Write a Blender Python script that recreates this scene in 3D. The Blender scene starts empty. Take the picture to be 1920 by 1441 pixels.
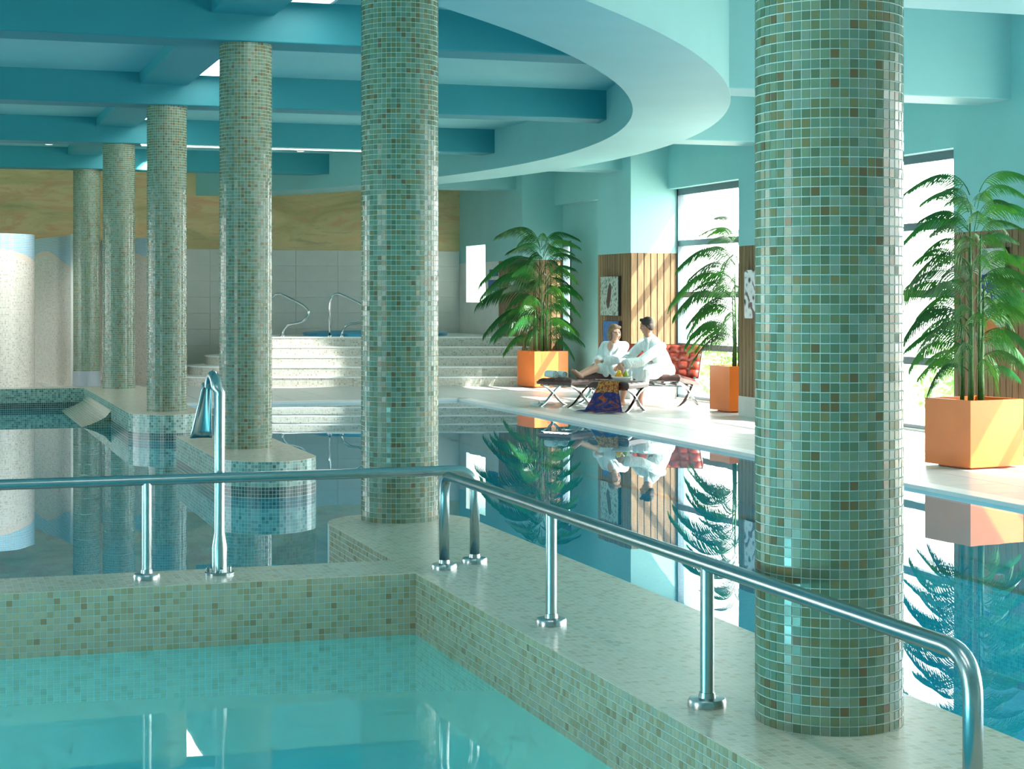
import bpy, bmesh, math, random
import numpy as np
from mathutils import Vector, Matrix
random.seed(7); RNG = np.random.default_rng(7)
S = bpy.context.scene
COL = S.collection

# ------------------------------------------------------------------ camera
# world axes: +Y runs along the colonnade (away), +X towards the window wall, water surface at z = 0
YAW = math.atan2(1103, 3330)
cam_d = bpy.data.cameras.new('camera'); cam = bpy.data.objects.new('camera', cam_d); COL.objects.link(cam)
cam.location = (0, 0, 1.6); cam.rotation_euler = (math.pi/2, 0, -YAW)
cam_d.sensor_fit = 'HORIZONTAL'; cam_d.sensor_width = 36; cam_d.lens = 36*3330/1920
cam_d.shift_y = -(720.5-557)/1920; cam_d.clip_end = 400
S.camera = cam

# ------------------------------------------------------------------ light
w = bpy.data.worlds.new('daylight'); S.world = w; w.use_nodes = True
wb = w.node_tree.nodes['Background']; wb.inputs[0].default_value = (1.0, 0.985, 0.955, 1); wb.inputs[1].default_value = 5.0
sun_d = bpy.data.lights.new('sun', 'SUN'); sun_d.energy = 10; sun_d.angle = 0.012; sun_d.color = (1, .95, .86)
sun = bpy.data.objects.new('sun', sun_d); COL.objects.link(sun)
sun.rotation_euler = Vector((-1, 1.0, -1.39)).to_track_quat('-Z', 'Y').to_euler()
sun.location = (20, 0, 20)
S.view_settings.view_transform = 'Standard'; S.view_settings.look = 'None'
S.view_settings.gamma = 1; S.view_settings.use_curve_mapping = False
S.view_settings.exposure = 1.1
try:
    S.cycles.max_bounces = 8; S.cycles.diffuse_bounces = 5; S.cycles.glossy_bounces = 4
    S.cycles.transparent_max_bounces = 10; S.cycles.adaptive_threshold = .03; S.cycles.transmission_bounces = 4
    S.cycles.caustics_reflective = True; S.cycles.caustics_refractive = False
    S.cycles.sample_clamp_indirect = 6.0
except Exception: pass

# ------------------------------------------------------------------ materials
def srgb(r, g, b):
    f = lambda c: c/12.92 if c <= .04045 else ((c+.055)/1.055)**2.4
    return (f(r/255), f(g/255), f(b/255), 1)
class NT:
    def __init__(s, name):
        s.m = bpy.data.materials.new(name); s.m.use_nodes = True; s.t = s.m.node_tree; s.n = s.t.nodes
        s.b = s.n['Principled BSDF']; s.out = s.n['Material Output']
    def add(s, typ, **kw):
        x = s.n.new(typ)
        for k, v in kw.items(): setattr(x, k, v)
        return x
    def link(s, a, b): s.t.links.new(a, b)
    def put(s, x, i, v):
        if hasattr(v, 'is_linked') or hasattr(v, 'links'): s.link(v, x.inputs[i])
        else: x.inputs[i].default_value = v
    def math(s, op, a, b=0.0, c=None):
        x = s.add('ShaderNodeMath', operation=op); s.put(x, 0, a); s.put(x, 1, b)
        if c is not None: s.put(x, 2, c)
        return x.outputs[0]
    def mix(s, fac, a, b, blend='MIX'):
        x = s.add('ShaderNodeMix', data_type='RGBA', blend_type=blend)
        s.put(x, 0, fac); s.put(x, 6, a); s.put(x, 7, b); return x.outputs[2]
    def ramp(s, fac, stops, interp='LINEAR'):
        x = s.add('ShaderNodeValToRGB'); x.color_ramp.interpolation = interp; e = x.color_ramp.elements
        while len(e) < len(stops): e.new(.5)
        for i, (p, c) in enumerate(stops): e[i].position = p; e[i].color = c
        s.put(x, 0, fac); return x.outputs[0]
    def noise(s, vec, scale, detail=3, rough=.5, dist=0):
        x = s.add('ShaderNodeTexNoise'); x.inputs['Scale'].default_value = scale; x.inputs['Detail'].default_value = detail
        x.inputs['Roughness'].default_value = rough; x.inputs['Distortion'].default_value = dist
        if vec is not None: s.link(vec, x.inputs['Vector'])
        return x.outputs[0]
    def schlick(s, f0):
        lw = s.add('ShaderNodeLayerWeight'); lw.inputs[0].default_value = .5
        return s.math('MULTIPLY_ADD', s.math('POWER', lw.outputs['Facing'], 5.0), 1-f0, f0)
    def coord(s, which='Object'): return s.add('ShaderNodeTexCoord').outputs[which]
    def mapping(s, vec, scale=(1,1,1), loc=(0,0,0), rot=(0,0,0)):
        x = s.add('ShaderNodeMapping'); s.link(vec, x.inputs[0]); x.inputs['Scale'].default_value = scale
        x.inputs['Location'].default_value = loc; x.inputs['Rotation'].default_value = rot; return x.outputs[0]
    def bump(s, h, strength=.3, dist=.01):
        x = s.add('ShaderNodeBump'); x.inputs['Strength'].default_value = strength; x.inputs['Distance'].default_value = dist
        s.link(h, x.inputs['Height']); s.link(x.outputs[0], s.b.inputs['Normal'])
    def set(s, col=None, rough=None, metal=None, spec=None):
        if col is not None: s.put(s.b, 'Base Color', col)
        if rough is not None: s.put(s.b, 'Roughness', rough)
        if metal is not None: s.put(s.b, 'Metallic', metal)
        if spec is not None: s.put(s.b, 'Specular IOR Level', spec)
        return s.m
MATS = {}
def simple(name, col, rough=.5, metal=0, var=.06, scale=6, spec=.5, bump=0):
    """plain paint / metal / plastic with a little mottling"""
    k = NT(name); v = k.noise(k.coord(), scale, 3)
    d = tuple(c*(1-var) for c in col[:3])+(1,); l = tuple(min(1, c*(1+var)) for c in col[:3])+(1,)
    k.set(k.ramp(v, [(.3, d), (.7, l)]), rough, metal, spec)
    if bump: k.bump(v, bump, .01)
    MATS[name] = k.m; return k.m
TILE_STOPS = [(0, srgb(94,114,90)), (.14, srgb(112,136,112)), (.3, srgb(104,132,114)), (.46, srgb(124,140,114)),
              (.6, srgb(110,120,88)), (.74, srgb(126,144,128)), (.87, srgb(124,118,82)), (.95, srgb(110,94,64))]
def tile_mat(name, stops=TILE_STOPS, mottle=.35):
    """glazed mosaic tile: colour from the tile's own random value"""
    k = NT(name)
    a = k.add('ShaderNodeAttribute'); a.attribute_name = 'tint'
    o = k.add('ShaderNodeObjectInfo')
    r = k.math('FRACT', k.math('ADD', a.outputs['Fac'], o.outputs['Random']))
    base = k.ramp(r, stops, 'CONSTANT')
    dk = k.add('ShaderNodeAttribute'); dk.attribute_name = 'dark'
    n = k.noise(k.coord(), 60, 2)
    col = k.mix(k.math('MULTIPLY', n, mottle), base, k.mix(.6, base, srgb(90,96,70)))
    col = k.mix(k.math('MULTIPLY', dk.outputs['Fac'], .75), col, srgb(28,44,44))
    k.set(col, .2, 0, .4); MATS[name] = k.m; return k.m
def mosaic_mat(name, stops, grout, pitch=.0293, gw=.10, rough=.22, band=None, paint=None):
    """fine mosaic too small to pick apart: grid drawn in metric UV space"""
    k = NT(name); uv = k.coord('UV')
    sep = k.add('ShaderNodeSeparateXYZ'); k.link(uv, sep.inputs[0])
    u = k.math('DIVIDE', sep.outputs[0], pitch); v = k.math('DIVIDE', sep.outputs[1], pitch)
    fu = k.math('FRACT', u); fv = k.math('FRACT', v)
    m = k.math('MULTIPLY', k.math('GREATER_THAN', fu, gw), k.math('GREATER_THAN', fv, gw))
    cmb = k.add('ShaderNodeCombineXYZ'); k.link(k.math('FLOOR', u), cmb.inputs[0]); k.link(k.math('FLOOR', v), cmb.inputs[1])
    wn = k.add('ShaderNodeTexWhiteNoise', noise_dimensions='2D'); k.link(cmb.outputs[0], wn.inputs['Vector'])
    col = k.ramp(wn.outputs['Value'], stops, 'CONSTANT')
    if paint: col = paint(k, sep, col)
    if band:   # dark glazed rows next to the waterline
        z = sep.outputs[1]
        b = k.math('MULTIPLY', k.math('GREATER_THAN', z, band[0]), k.math('LESS_THAN', z, band[1]))
        col = k.mix(k.math('MULTIPLY', b, .8), col, srgb(30,46,46))
    k.set(k.mix(m, grout, col), rough, 0, .5); k.bump(m, .25, .002)
    MATS[name] = k.m; return k.m
GROUT = srgb(190,208,202)
tile_mat('tile_glaze')
WALL_LIT_STOPS = [(0, srgb(186,174,148)), (.2, srgb(194,184,158)), (.4, srgb(184,178,158)), (.6, srgb(196,184,154)), (.75, srgb(178,166,132)), (.88, srgb(180,160,128)), (.96, srgb(166,142,110))]  # lighter than the column tiles: brighter light on these walls put into the colour
tile_mat('tile_wall_lit', WALL_LIT_STOPS, .2)
simple('grout', GROUT, .7, var=.04)
mosaic_mat('mosaic_green', TILE_STOPS, GROUT)
mosaic_mat('mosaic_island', [(0, srgb(96,138,128)), (.2, srgb(128,166,152)), (.45, srgb(150,180,164)), (.7, srgb(118,150,134)), (.9, srgb(86,112,96))], GROUT, band=(.0, .085))
mosaic_mat('mosaic_top', [(0, srgb(214,202,182)), (.3, srgb(220,208,190)), (.6, srgb(210,200,182)), (.85, srgb(202,188,164))], srgb(226,218,204))
mosaic_mat('mosaic_step', [(0, srgb(190,190,178)), (.4, srgb(202,202,190)), (.75, srgb(182,180,164)), (.93, srgb(162,156,138))], srgb(222,222,214), gw=.14)
mosaic_mat('mosaic_pool', [(0, srgb(60,190,206)), (.3, srgb(84,204,216)), (.6, srgb(50,182,200)), (.85, srgb(96,212,220))], srgb(150,228,232), pitch=.0293)
def shower_paint(k, sep, col):
    wv = k.math('ADD', k.math('MULTIPLY', k.math('SINE', k.math('MULTIPLY', sep.outputs[0], 1.6)), .16), 2.28)
    sky = k.math('GREATER_THAN', sep.outputs[1], wv)
    edge = k.math('MULTIPLY', k.math('GREATER_THAN', sep.outputs[1], k.math('SUBTRACT', wv, .09)), k.math('SUBTRACT', 1.0, sky))
    col = k.mix(k.math('MULTIPLY', edge, .6), col, srgb(222,196,172))
    return k.mix(sky, col, k.mix(.25, srgb(104,190,222), col))
mosaic_mat('mosaic_shower', [(0, srgb(210,206,196)), (.35, srgb(220,216,206)), (.7, srgb(202,197,184)), (.92, srgb(184,178,162))], srgb(232,230,224), gw=.14, paint=shower_paint)
simple('paint_white', srgb(238,240,236), .6, var=.02)
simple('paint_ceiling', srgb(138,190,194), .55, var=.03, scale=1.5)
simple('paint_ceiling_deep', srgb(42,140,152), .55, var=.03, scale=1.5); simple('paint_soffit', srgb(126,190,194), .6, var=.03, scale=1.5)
simple('paint_wall', srgb(148,200,201), .6, var=.03, scale=2)
simple('stone_grey', srgb(206,208,204), .55, var=.07, scale=5)
simple('plinth_grey', srgb(160,168,176), .5); simple('wall_tile', srgb(212,212,206), .3, var=.05, scale=3)
simple('grout_grey', srgb(214,214,208), .8)
simple('deck_tile', srgb(206,208,204), .32, var=.05, scale=2.5)
simple('deck_joint', srgb(190,192,188), .8)
simple('deck_lip', srgb(236,240,238), .3, var=.03)
simple('steel', (.44,.49,.5,1), .27, 1, var=.05, scale=20)
simple('chrome', (.6,.62,.62,1), .1, 1, var=.03)
simple('window_frame', srgb(96,112,120), .4, .3, var=.04)
simple('olive_line', srgb(120,104,62), .4)
def wood(name, a, b):
    k = NT(name); v = k.mapping(k.coord(), (14, 14, .7)); n = k.noise(v, 3, 5, .6, .6)
    o = k.add('ShaderNodeObjectInfo')
    c = k.ramp(n, [(.3, a), (.7, b)]); h = k.add('ShaderNodeHueSaturation')
    k.link(k.math('ADD', k.math('MULTIPLY', o.outputs['Random'], .35), .82), h.inputs['Value']); k.link(c, h.inputs['Color'])
    k.set(h.outputs[0], .5, 0, .4); k.bump(n, .15, .004); MATS[name] = k.m
wood('wood', srgb(112,84,56), srgb(156,126,90)); wood('wood_back', srgb(50,36,24), srgb(70,52,36))
def mural():
    k = NT('mural_paint'); v = k.mapping(k.coord(), (.35, 1, 1.1), rot=(0, .25, 0))
    n1 = k.noise(v, 1.1, 5, .6, 1.2); n2 = k.noise(k.mapping(k.coord(), (.6, 1, 2.6), (3,1,2), (0,.45,0)), 1.4, 6, .65, 1.6)
    c = k.ramp(n1, [(.25, srgb(164,152,108)), (.42, srgb(204,184,132)), (.55, srgb(222,198,148)), (.68, srgb(228,184,138)), (.82, srgb(236,222,184))])
    c = k.mix(k.ramp(n2, [(.52, (0,0,0,1)), (.62, (.7,.7,.7,1)), (.72, (0,0,0,1))]), c, srgb(216,158,122))
    c = k.mix(k.ramp(n2, [(.3, (.6,.6,.6,1)), (.42, (0,0,0,1))]), c, srgb(156,152,116))
    k.set(c, .7); MATS['mural_paint'] = k.m
mural()
def water(name, tint, milk, milk_col):
    k = NT(name); k.n.remove(k.b)
    f = k.schlick(.02)
    g = k.add('ShaderNodeBsdfGlossy'); g.inputs['Roughness'].default_value = 0.0; g.inputs[0].default_value = (.92,.98,1,1)
    t = k.add('ShaderNodeBsdfTransparent'); t.inputs[0].default_value = tint
    df = k.add('ShaderNodeBsdfDiffuse'); df.inputs[0].default_value = milk_col; ms = k.add('ShaderNodeMixShader'); ms.inputs[0].default_value = milk   # suspended haze of the water body
    k.link(t.outputs[0], ms.inputs[1]); k.link(df.outputs[0], ms.inputs[2]); t = ms
    nz = k.noise(k.mapping(k.coord(), (1,1,1)), 1.3, 2); bp = k.add('ShaderNodeBump'); bp.inputs['Strength'].default_value = .02; bp.inputs['Distance'].default_value = .02
    k.link(nz, bp.inputs['Height']); k.link(bp.outputs[0], g.inputs['Normal'])
    mx = k.add('ShaderNodeMixShader'); k.link(f, mx.inputs[0]); k.link(t.outputs[0], mx.inputs[1]); k.link(g.outputs[0], mx.inputs[2])
    k.link(mx.outputs[0], k.out.inputs[0]); MATS[name] = k.m
water('water', (.22,.82,.96,1), .34, srgb(0,160,196)); water('water_spa', (.3,.9,.98,1), .5, srgb(96,216,230))
def glass(name, tint=(1,1,1,1), fr=.04):
    k = NT(name); k.n.remove(k.b)
    f = k.schlick(fr)
    g = k.add('ShaderNodeBsdfGlossy'); g.inputs['Roughness'].default_value = 0.0
    t = k.add('ShaderNodeBsdfTransparent'); t.inputs[0].default_value = tint
    mx = k.add('ShaderNodeMixShader'); k.link(f, mx.inputs[0]); k.link(t.outputs[0], mx.inputs[1]); k.link(g.outputs[0], mx.inputs[2])
    k.link(mx.outputs[0], k.out.inputs[0]); MATS[name] = k.m
glass('window_glass', (.97,.99,.99,1), .03); glass('drink_glass', (.93,.97,.97,1), .05)

# ------------------------------------------------------------------ mesh helpers: geo = (verts Nx3, faces)
def A(v): return np.asarray(v, float)
def join(*gs):
    V, F, n = [], [], 0
    for v, f in gs:
        V.append(A(v).reshape(-1, 3)); F += [tuple(i+n for i in q) for q in f]; n += len(V[-1])
    return np.vstack(V), F
def box(x0, x1, y0, y1, z0, z1):
    V = A([(x,y,z) for z in (z0,z1) for y in (y0,y1) for x in (x0,x1)])
    return V, [(0,2,3,1),(4,5,7,6),(0,1,5,4),(1,3,7,5),(3,2,6,7),(2,0,4,6)]
def rbox(x0, x1, y0, y1, z0, z1, r):
    """box with all edges chamfered by r"""
    c = A([(x0+x1)/2,(y0+y1)/2,(z0+z1)/2]); h = A([x1-x0,y1-y0,z1-z0])/2
    bm = bmesh.new(); bmesh.ops.create_cube(bm, size=2)
    for v in bm.verts: v.co = Vector([v.co[i]*h[i] for i in range(3)])
    bmesh.ops.bevel(bm, geom=list(bm.edges), offset=r, segments=2, profile=.5, affect='EDGES')
    bm.verts.index_update()
    V = A([v.co[:] for v in bm.verts])+c; F = [tuple(v.index for v in f.verts) for f in bm.faces]; bm.free()
    return V, F
def prism(poly, z0, z1, top=True):
    n = len(poly); p = A(poly)
    V = np.vstack([np.c_[p, np.full(n, z0)], np.c_[p, np.full(n, z1)]])
    F = [(i, (i+1) % n, n+(i+1) % n, n+i) for i in range(n)]
    if top: F += [tuple(range(n, 2*n)), tuple(range(n-1, -1, -1))]
    return V, F
def tube(pts, r, n=12, caps=True):
    P = A(pts); m = len(P); R = np.full(m, r) if np.isscalar(r) else A(r)
    T = np.gradient(P, axis=0); T /= np.linalg.norm(T, axis=1)[:, None]+1e-12
    a = A([0,0,1]) if abs(T[0][2]) < .9 else A([1,0,0])
    N = np.cross(T[0], a); N /= np.linalg.norm(N); V = []
    for i in range(m):
        N = N-T[i]*np.dot(N, T[i]); N /= np.linalg.norm(N); B = np.cross(T[i], N)
        t = np.linspace(0, 2*np.pi, n, endpoint=False)
        V.append(P[i]+R[i]*(np.cos(t)[:, None]*N+np.sin(t)[:, None]*B))
    V = np.vstack(V); F = []
    for i in range(m-1):
        for j in range(n): k = (j+1) % n; F.append((i*n+j, i*n+k, (i+1)*n+k, (i+1)*n+j))
    if caps: F += [tuple(range(n-1, -1, -1)), tuple(range((m-1)*n, m*n))]
    return V, F
def lathe(prof, c=(0,0,0), n=24):
    V, F = [], []
    for r, z in prof:
        for j in range(n):
            t = 2*math.pi*j/n; V.append((c[0]+r*math.cos(t), c[1]+r*math.sin(t), c[2]+z))
    for i in range(len(prof)-1):
        for j in range(n): k = (j+1) % n; F.append((i*n+j, i*n+k, (i+1)*n+k, (i+1)*n+j))
    F += [tuple(range(n-1, -1, -1)), tuple(range((len(prof)-1)*n, len(prof)*n))]
    return A(V), F
def bend(pts, r=.1, n=6):
    """round the corners of a polyline"""
    P = [A(p) for p in pts]; out = [P[0]]
    for i in range(1, len(P)-1):
        a, b, c = P[i-1], P[i], P[i+1]; u = (a-b)/np.linalg.norm(a-b); v = (c-b)/np.linalg.norm(c-b)
        rr = min(r, .49*np.linalg.norm(a-b), .49*np.linalg.norm(c-b)); s, e = b+u*rr, b+v*rr
        for t in np.linspace(0, 1, n): out.append((1-t)**2*s+2*t*(1-t)*b+t*t*e)
    out.append(P[-1]); return out
def rotz(g, ang, c=(0,0,0)):
    V, F = g; c = A(c); R = A([[math.cos(ang), -math.sin(ang), 0],[math.sin(ang), math.cos(ang), 0],[0,0,1]])
    return (V-c)@R.T+c, F
def mov(g, d): return g[0]+A(d), g[1]
def make(name, g, mat, parent=None, base=None, smooth=False, uv=None, kind=None, label=None, cat=None, group=None, bevel=0):
    V, F = g; V = A(V)
    if parent is not None: V = V-A(parent.matrix_basis.translation if parent.parent is None else parent['_o'])
    elif base is not None: V = V-A(base)
    me = bpy.data.meshes.new(name); me.from_pydata(V.tolist(), [], [tuple(int(i) for i in f) for f in F]); me.update()
    me.materials.append(MATS[mat] if isinstance(mat, str) else mat)
    if smooth:
        me.polygons.foreach_set('use_smooth', [True]*len(me.polygons))
        if smooth != True: me.set_sharp_from_angle(angle=smooth)
    if uv is not None:
        L = me.uv_layers.new(name='UVMap'); L.data.foreach_set('uv', A(uv).ravel())
    o = bpy.data.objects.new(name, me); COL.objects.link(o)
    if parent is not None:
        o.parent = parent; o['_o'] = [float(q) for q in parent.matrix_basis.translation] if parent.parent is None else list(parent['_o'])
    elif base is not None: o.location = base
    if bevel:
        b = o.modifiers.new('bevel', 'BEVEL'); b.width = bevel; b.segments = 2; b.limit_method = 'ANGLE'
    return tag(o, label, cat, group, kind)
def tag(o, label=None, cat=None, group=None, kind=None):
    if label: o['label'] = label
    if cat: o['category'] = cat
    if group: o['group'] = group
    if kind: o['kind'] = kind
    return o
def thing(name, loc, label, cat, group=None):
    o = bpy.data.objects.new(name, None); COL.objects.link(o); o.location = loc; o.empty_display_size = .1
    bpy.context.view_layer.update() if False else None
    return tag(o, label, cat, group)
def box_uv(g):
    """metric UVs by dominant normal"""
    V, F = g; out = []
    for f in F:
        p = V[list(f)]; n = np.zeros(3)
        for i in range(len(p)): n += np.cross(p[i]-p[0], p[(i+1) % len(p)]-p[0])
        k = int(np.argmax(np.abs(n)))
        for q in p: out.append((q[1], q[2]) if k == 0 else (q[0], q[2]) if k == 1 else (q[0], q[1]))
    return out
def prism_uv(poly, z0, z1, top=True):
    p = A(poly); n = len(p); d = np.linalg.norm(np.roll(p, -1, 0)-p, axis=1); s = np.r_[0, np.cumsum(d)]; out = []
    for i in range(n): out += [(s[i], z0), (s[i+1], z0), (s[i+1], z1), (s[i], z1)]
    if top: out += [tuple(q) for q in p]+[tuple(q) for q in p[::-1]]
    return out
def structure(name, g, mat, uv=None, **kw): return make(name, g, mat, kind='structure', uv=uv, **kw)

# ---- mosaic tiles as geometry. frame rows: centre, u, v, n (unit), half sizes
F_MM = 3330.
def project(P):
    P = A(P); s, c = math.sin(YAW), math.cos(YAW)
    t = P[..., 0]*s+P[..., 1]*c; u = P[..., 0]*c-P[..., 1]*s
    return 960+F_MM*u/t, 557-F_MM*(P[..., 2]-1.6)/t, t
def tiles(parent, C, U, V_, N, hu, hv, mat='tile_glaze', thick=.0016, single=300, dark=None, hide=None):
    """children of parent: the largest-showing tiles one by one, the rest joined as stuff"""
    C, U, V_, N = (A(x) for x in (C, U, V_, N)); n = len(C)
    px, py, t = project(C); view = A([0,0,1.6])-C; dist = np.linalg.norm(view, axis=1); facing = (view*N).sum(1)/dist
    area = np.where((facing > .05) & (px > 4) & (px < 1916) & (py > 4) & (py < 1437) & (t > 1), np.abs(facing)/dist**2, -1)
    if hide is not None: area = np.where(hide, -1, area)
    order = np.argsort(-area); one = [i for i in order[:single] if area[i] > 0]
    loc = A(parent.matrix_basis.translation)
    ins = .0008
    def verts(c, u, v, nn):
        lo = [c+u*a*hu+v*b*hv for a, b in ((-1,-1),(1,-1),(1,1),(-1,1))]
        hi = [c+u*a*(hu-ins)+v*b*(hv-ins)+nn*thick for a, b in ((-1,-1),(1,-1),(1,1),(-1,1))]
        return np.array(lo+hi)
    quads = [(4,5,6,7),(0,1,5,4),(1,2,6,5),(2,3,7,6),(3,0,4,7)]
    if one:
        me = bpy.data.meshes.new('tile')
        me.from_pydata(verts(A([0,0,0]), A([1,0,0]), A([0,1,0]), A([0,0,1])).tolist(), [], quads); me.materials.append(MATS[mat])
        for i in one:
            o = bpy.data.objects.new('tile', me); COL.objects.link(o); o.parent = parent
            M = Matrix([list(U[i])+[0], list(V_[i])+[0], list(N[i])+[0], [0,0,0,1]]).transposed()
            M = M @ Matrix.Rotation(RNG.normal()*.02, 4, 'X') @ Matrix.Rotation(RNG.normal()*.02, 4, 'Y')
            M.translation = Vector(C[i]-loc); o.matrix_local = M
    rest = np.setdiff1d(np.arange(n), np.array(one, int))
    if len(rest):
        k = len(rest); VV = np.zeros((k, 8, 3)); ja, jb = RNG.normal(size=k)*.00026, RNG.normal(size=k)*.00026
        for q, (a, b) in enumerate(((-1,-1),(1,-1),(1,1),(-1,1))):
            VV[:, q] = C[rest]+U[rest]*a*hu+V_[rest]*b*hv
            VV[:, q+4] = C[rest]+U[rest]*a*(hu-ins)+V_[rest]*b*(hv-ins)+N[rest]*(thick+a*ja+b*jb)[:, None]
        VV -= loc
        me = bpy.data.meshes.new('mosaic_tiles')
        FF = (np.arange(k)[:, None, None]*8+A(quads)[None]).astype(int).reshape(-1, 4)
        me.vertices.add(k*8); me.vertices.foreach_set('co', VV.ravel())
        me.loops.add(k*20); me.loops.foreach_set('vertex_index', FF.ravel())
        me.polygons.add(k*5); me.polygons.foreach_set('loop_start', np.arange(k*5)*4)
        me.update(calc_edges=True); me.polygons.foreach_set('use_smooth', [False]*(k*5))
        at = me.attributes.new('tint', 'FLOAT', 'FACE'); at.data.foreach_set('value', np.repeat(RNG.random(k), 5))
        if dark is not None:
            at = me.attributes.new('dark', 'FLOAT', 'FACE'); at.data.foreach_set('value', np.repeat(A(dark)[rest], 5))
        me.materials.append(MATS[mat])
        o = bpy.data.objects.new('mosaic_tiles', me); COL.objects.link(o); o.parent = parent; o['kind'] = 'stuff'
def tile_rect(parent, o, u, v, n, nu, nv, pitch, **kw):
    o, u, v, n = (A(x) for x in (o, u, v, n)); I, J = np.meshgrid(np.arange(nu), np.arange(nv), indexing='ij')
    I, J = I.ravel(), J.ravel(); C = o+np.outer((I+.5)*pitch, u)+np.outer((J+.5)*pitch, v); k = len(C)
    h = pitch/2*.9
    tiles(parent, C, np.tile(u, (k,1)), np.tile(v, (k,1)), np.tile(n, (k,1)), h, h, **kw)

# ================================================================== the place
WT = .29            # top of the low mosaic walls
PIT = .0293         # mosaic pitch
DK = .03            # deck level
# ---------------------------------------------------------------- pool shell
structure('floor_pool', box(-10, 8.0, -4, 26.4, -1.35, -1.15), 'mosaic_pool', uv=box_uv(box(-10, 8.0, -4, 26.4, -1.35, -1.15)))
g = box(-3.0, 2.22, 2.0, 8.16, -1.1, -.5); structure('floor_spa', g, 'mosaic_pool', uv=box_uv(g))
# decks
def deck(name, x0, x1, y0, y1, tile=.6, joint=.008, shown=None):
    g = box(x0, x1, y0, y1, -1.35, DK-.006); o = structure(name, g, 'deck_joint', uv=box_uv(g))
    if not shown: 
        g = box(x0, x1, y0, y1, DK-.006, DK); make('paving', g, 'deck_tile', parent=o); return o
    nx = max(1, round((x1-x0)/tile)); ny = max(1, round((y1-y0)/tile)); tx, ty = (x1-x0)/nx, (y1-y0)/ny
    me = None
    for i in range(nx):
        for j in range(ny):
            cx, cy = x0+(i+.5)*tx, y0+(j+.5)*ty
            if me is None:
                t = make('tile', rbox(-tx/2+joint/2, tx/2-joint/2, -ty/2+joint/2, ty/2-joint/2, -.012, 0, .003), 'deck_tile'); me = t.data
            else: t = bpy.data.objects.new('tile', me); COL.objects.link(t)
            t.parent = o; t.location = (cx, cy, DK)
    return o
deck('floor_deck_window', 8.0, 11.2, 8.6, 34.46, .62, shown=True)
deck('floor_deck_back', -4.0, 8.0, 26.4, 34.46, .66, shown=True)
deck('floor_deck_near', 8.0, 11.2, -4, 8.6)
deck('floor_deck_left', -11, -4.0, 26.4, 34.46)
deck('floor_deck_camera', -11, 8.0, -6, 1.2)
# pale overflow lip along the water
structure('trim_1', rbox(7.86, 8.06, 8.6, 26.5, -.05, DK+.004, .004), 'deck_lip')
structure('trim_2', rbox(3.1, 8.06, 26.36, 26.56, -.05, DK+.004, .004), 'deck_lip')
# underwater ledge with its olive line, along the window side
g = box(7.45, 7.98, 3, 26.4, -1.2, -.5); structure('floor_ledge', g, 'mosaic_pool', uv=box_uv(g))
structure('trim_3', box(7.42, 7.5, 3, 26.4, -.52, -.494), 'olive_line')
structure('trim_4', box(3.3, 3.38, 16.5, 26.3, -1.16, -1.145), 'olive_line')

# ---------------------------------------------------------------- low mosaic walls
def arc(cx, cy, r, a0, a1, n=10): return [(cx+r*math.cos(math.radians(t)), cy+r*math.sin(math.radians(t))) for t in np.linspace(a0, a1, n)]
def lowwall(name, poly, mat='mosaic_island', top='mosaic_top', z1=WT):
    """grouted body with a separately tiled top slab"""
    g = prism(poly, -1.3, z1-.004); o = structure(name, g, mat, uv=prism_uv(poly, -1.3, z1-.004))
    p = A(poly); c = p.mean(0)
    g = prism(poly, z1-.004, z1); make('coping', g, top, parent=o, uv=prism_uv(poly, z1-.004, z1)); return o
# spa wall: strip under the near columns and the back leg to the left
strip = [(2.22, 1.2), (3.08, 1.2), (3.08, 10.05)]+arc(2.65, 10.05, .43, 0, 180, 16)
wall_strip = lowwall('wall_spa_side', strip, 'grout')
wall_back = lowwall('wall_spa_back', [(-3.0, 8.16), (2.22, 8.16), (2.22, 8.6), (-3.0, 8.6)], 'grout')
lowwall('wall_spa_left', [(-3.4, 1.2), (-3.0, 1.2), (-3.0, 8.6), (-3.4, 8.6)], 'mosaic_green')
# tiles of the two spa faces that show largest
rows = 10
tile_rect(wall_back, (2.22-100*PIT, 8.16, WT-.002-40*PIT), (1,0,0), (0,0,1), (0,-1,0), 100, 40, PIT, mat='tile_wall_lit')
tile_rect(wall_strip, (2.22, 8.16-0*PIT, WT-.002-40*PIT), (0,-1,0), (0,0,1), (-1,0,0), 170, 40, PIT, mat='tile_wall_lit')
tile_rect(wall_strip, (2.22, 10.05, WT-.002-30*PIT), (0,-1,0), (0,0,1), (-1,0,0), 49, 30, PIT, single=0, mat='tile_wall_lit')
# column islands further off
isl = [(2.26, 16.9), (2.26, 14.45)]+[(2.26+.82*t, 14.45-.42*math.sin(math.pi*t)**.6) for t in np.linspace(.04, .96, 16)]+[(3.08, 14.45), (3.08, 16.9)]
lowwall('wall_island', isl)
pen = [(2.2, 26.35), (2.2, 20.45)]+[(2.2+.84*t, 20.45-.5*math.sin(math.pi*t)**.6) for t in np.linspace(.04, .96, 16)]+[(3.04, 20.45), (3.04, 26.8), (2.2, 26.8)]
lowwall('wall_peninsula', pen)
lowwall('wall_rim_left', [(-10, 26.35), (2.2, 26.35), (2.2, 26.8), (-10, 26.8)])
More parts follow.
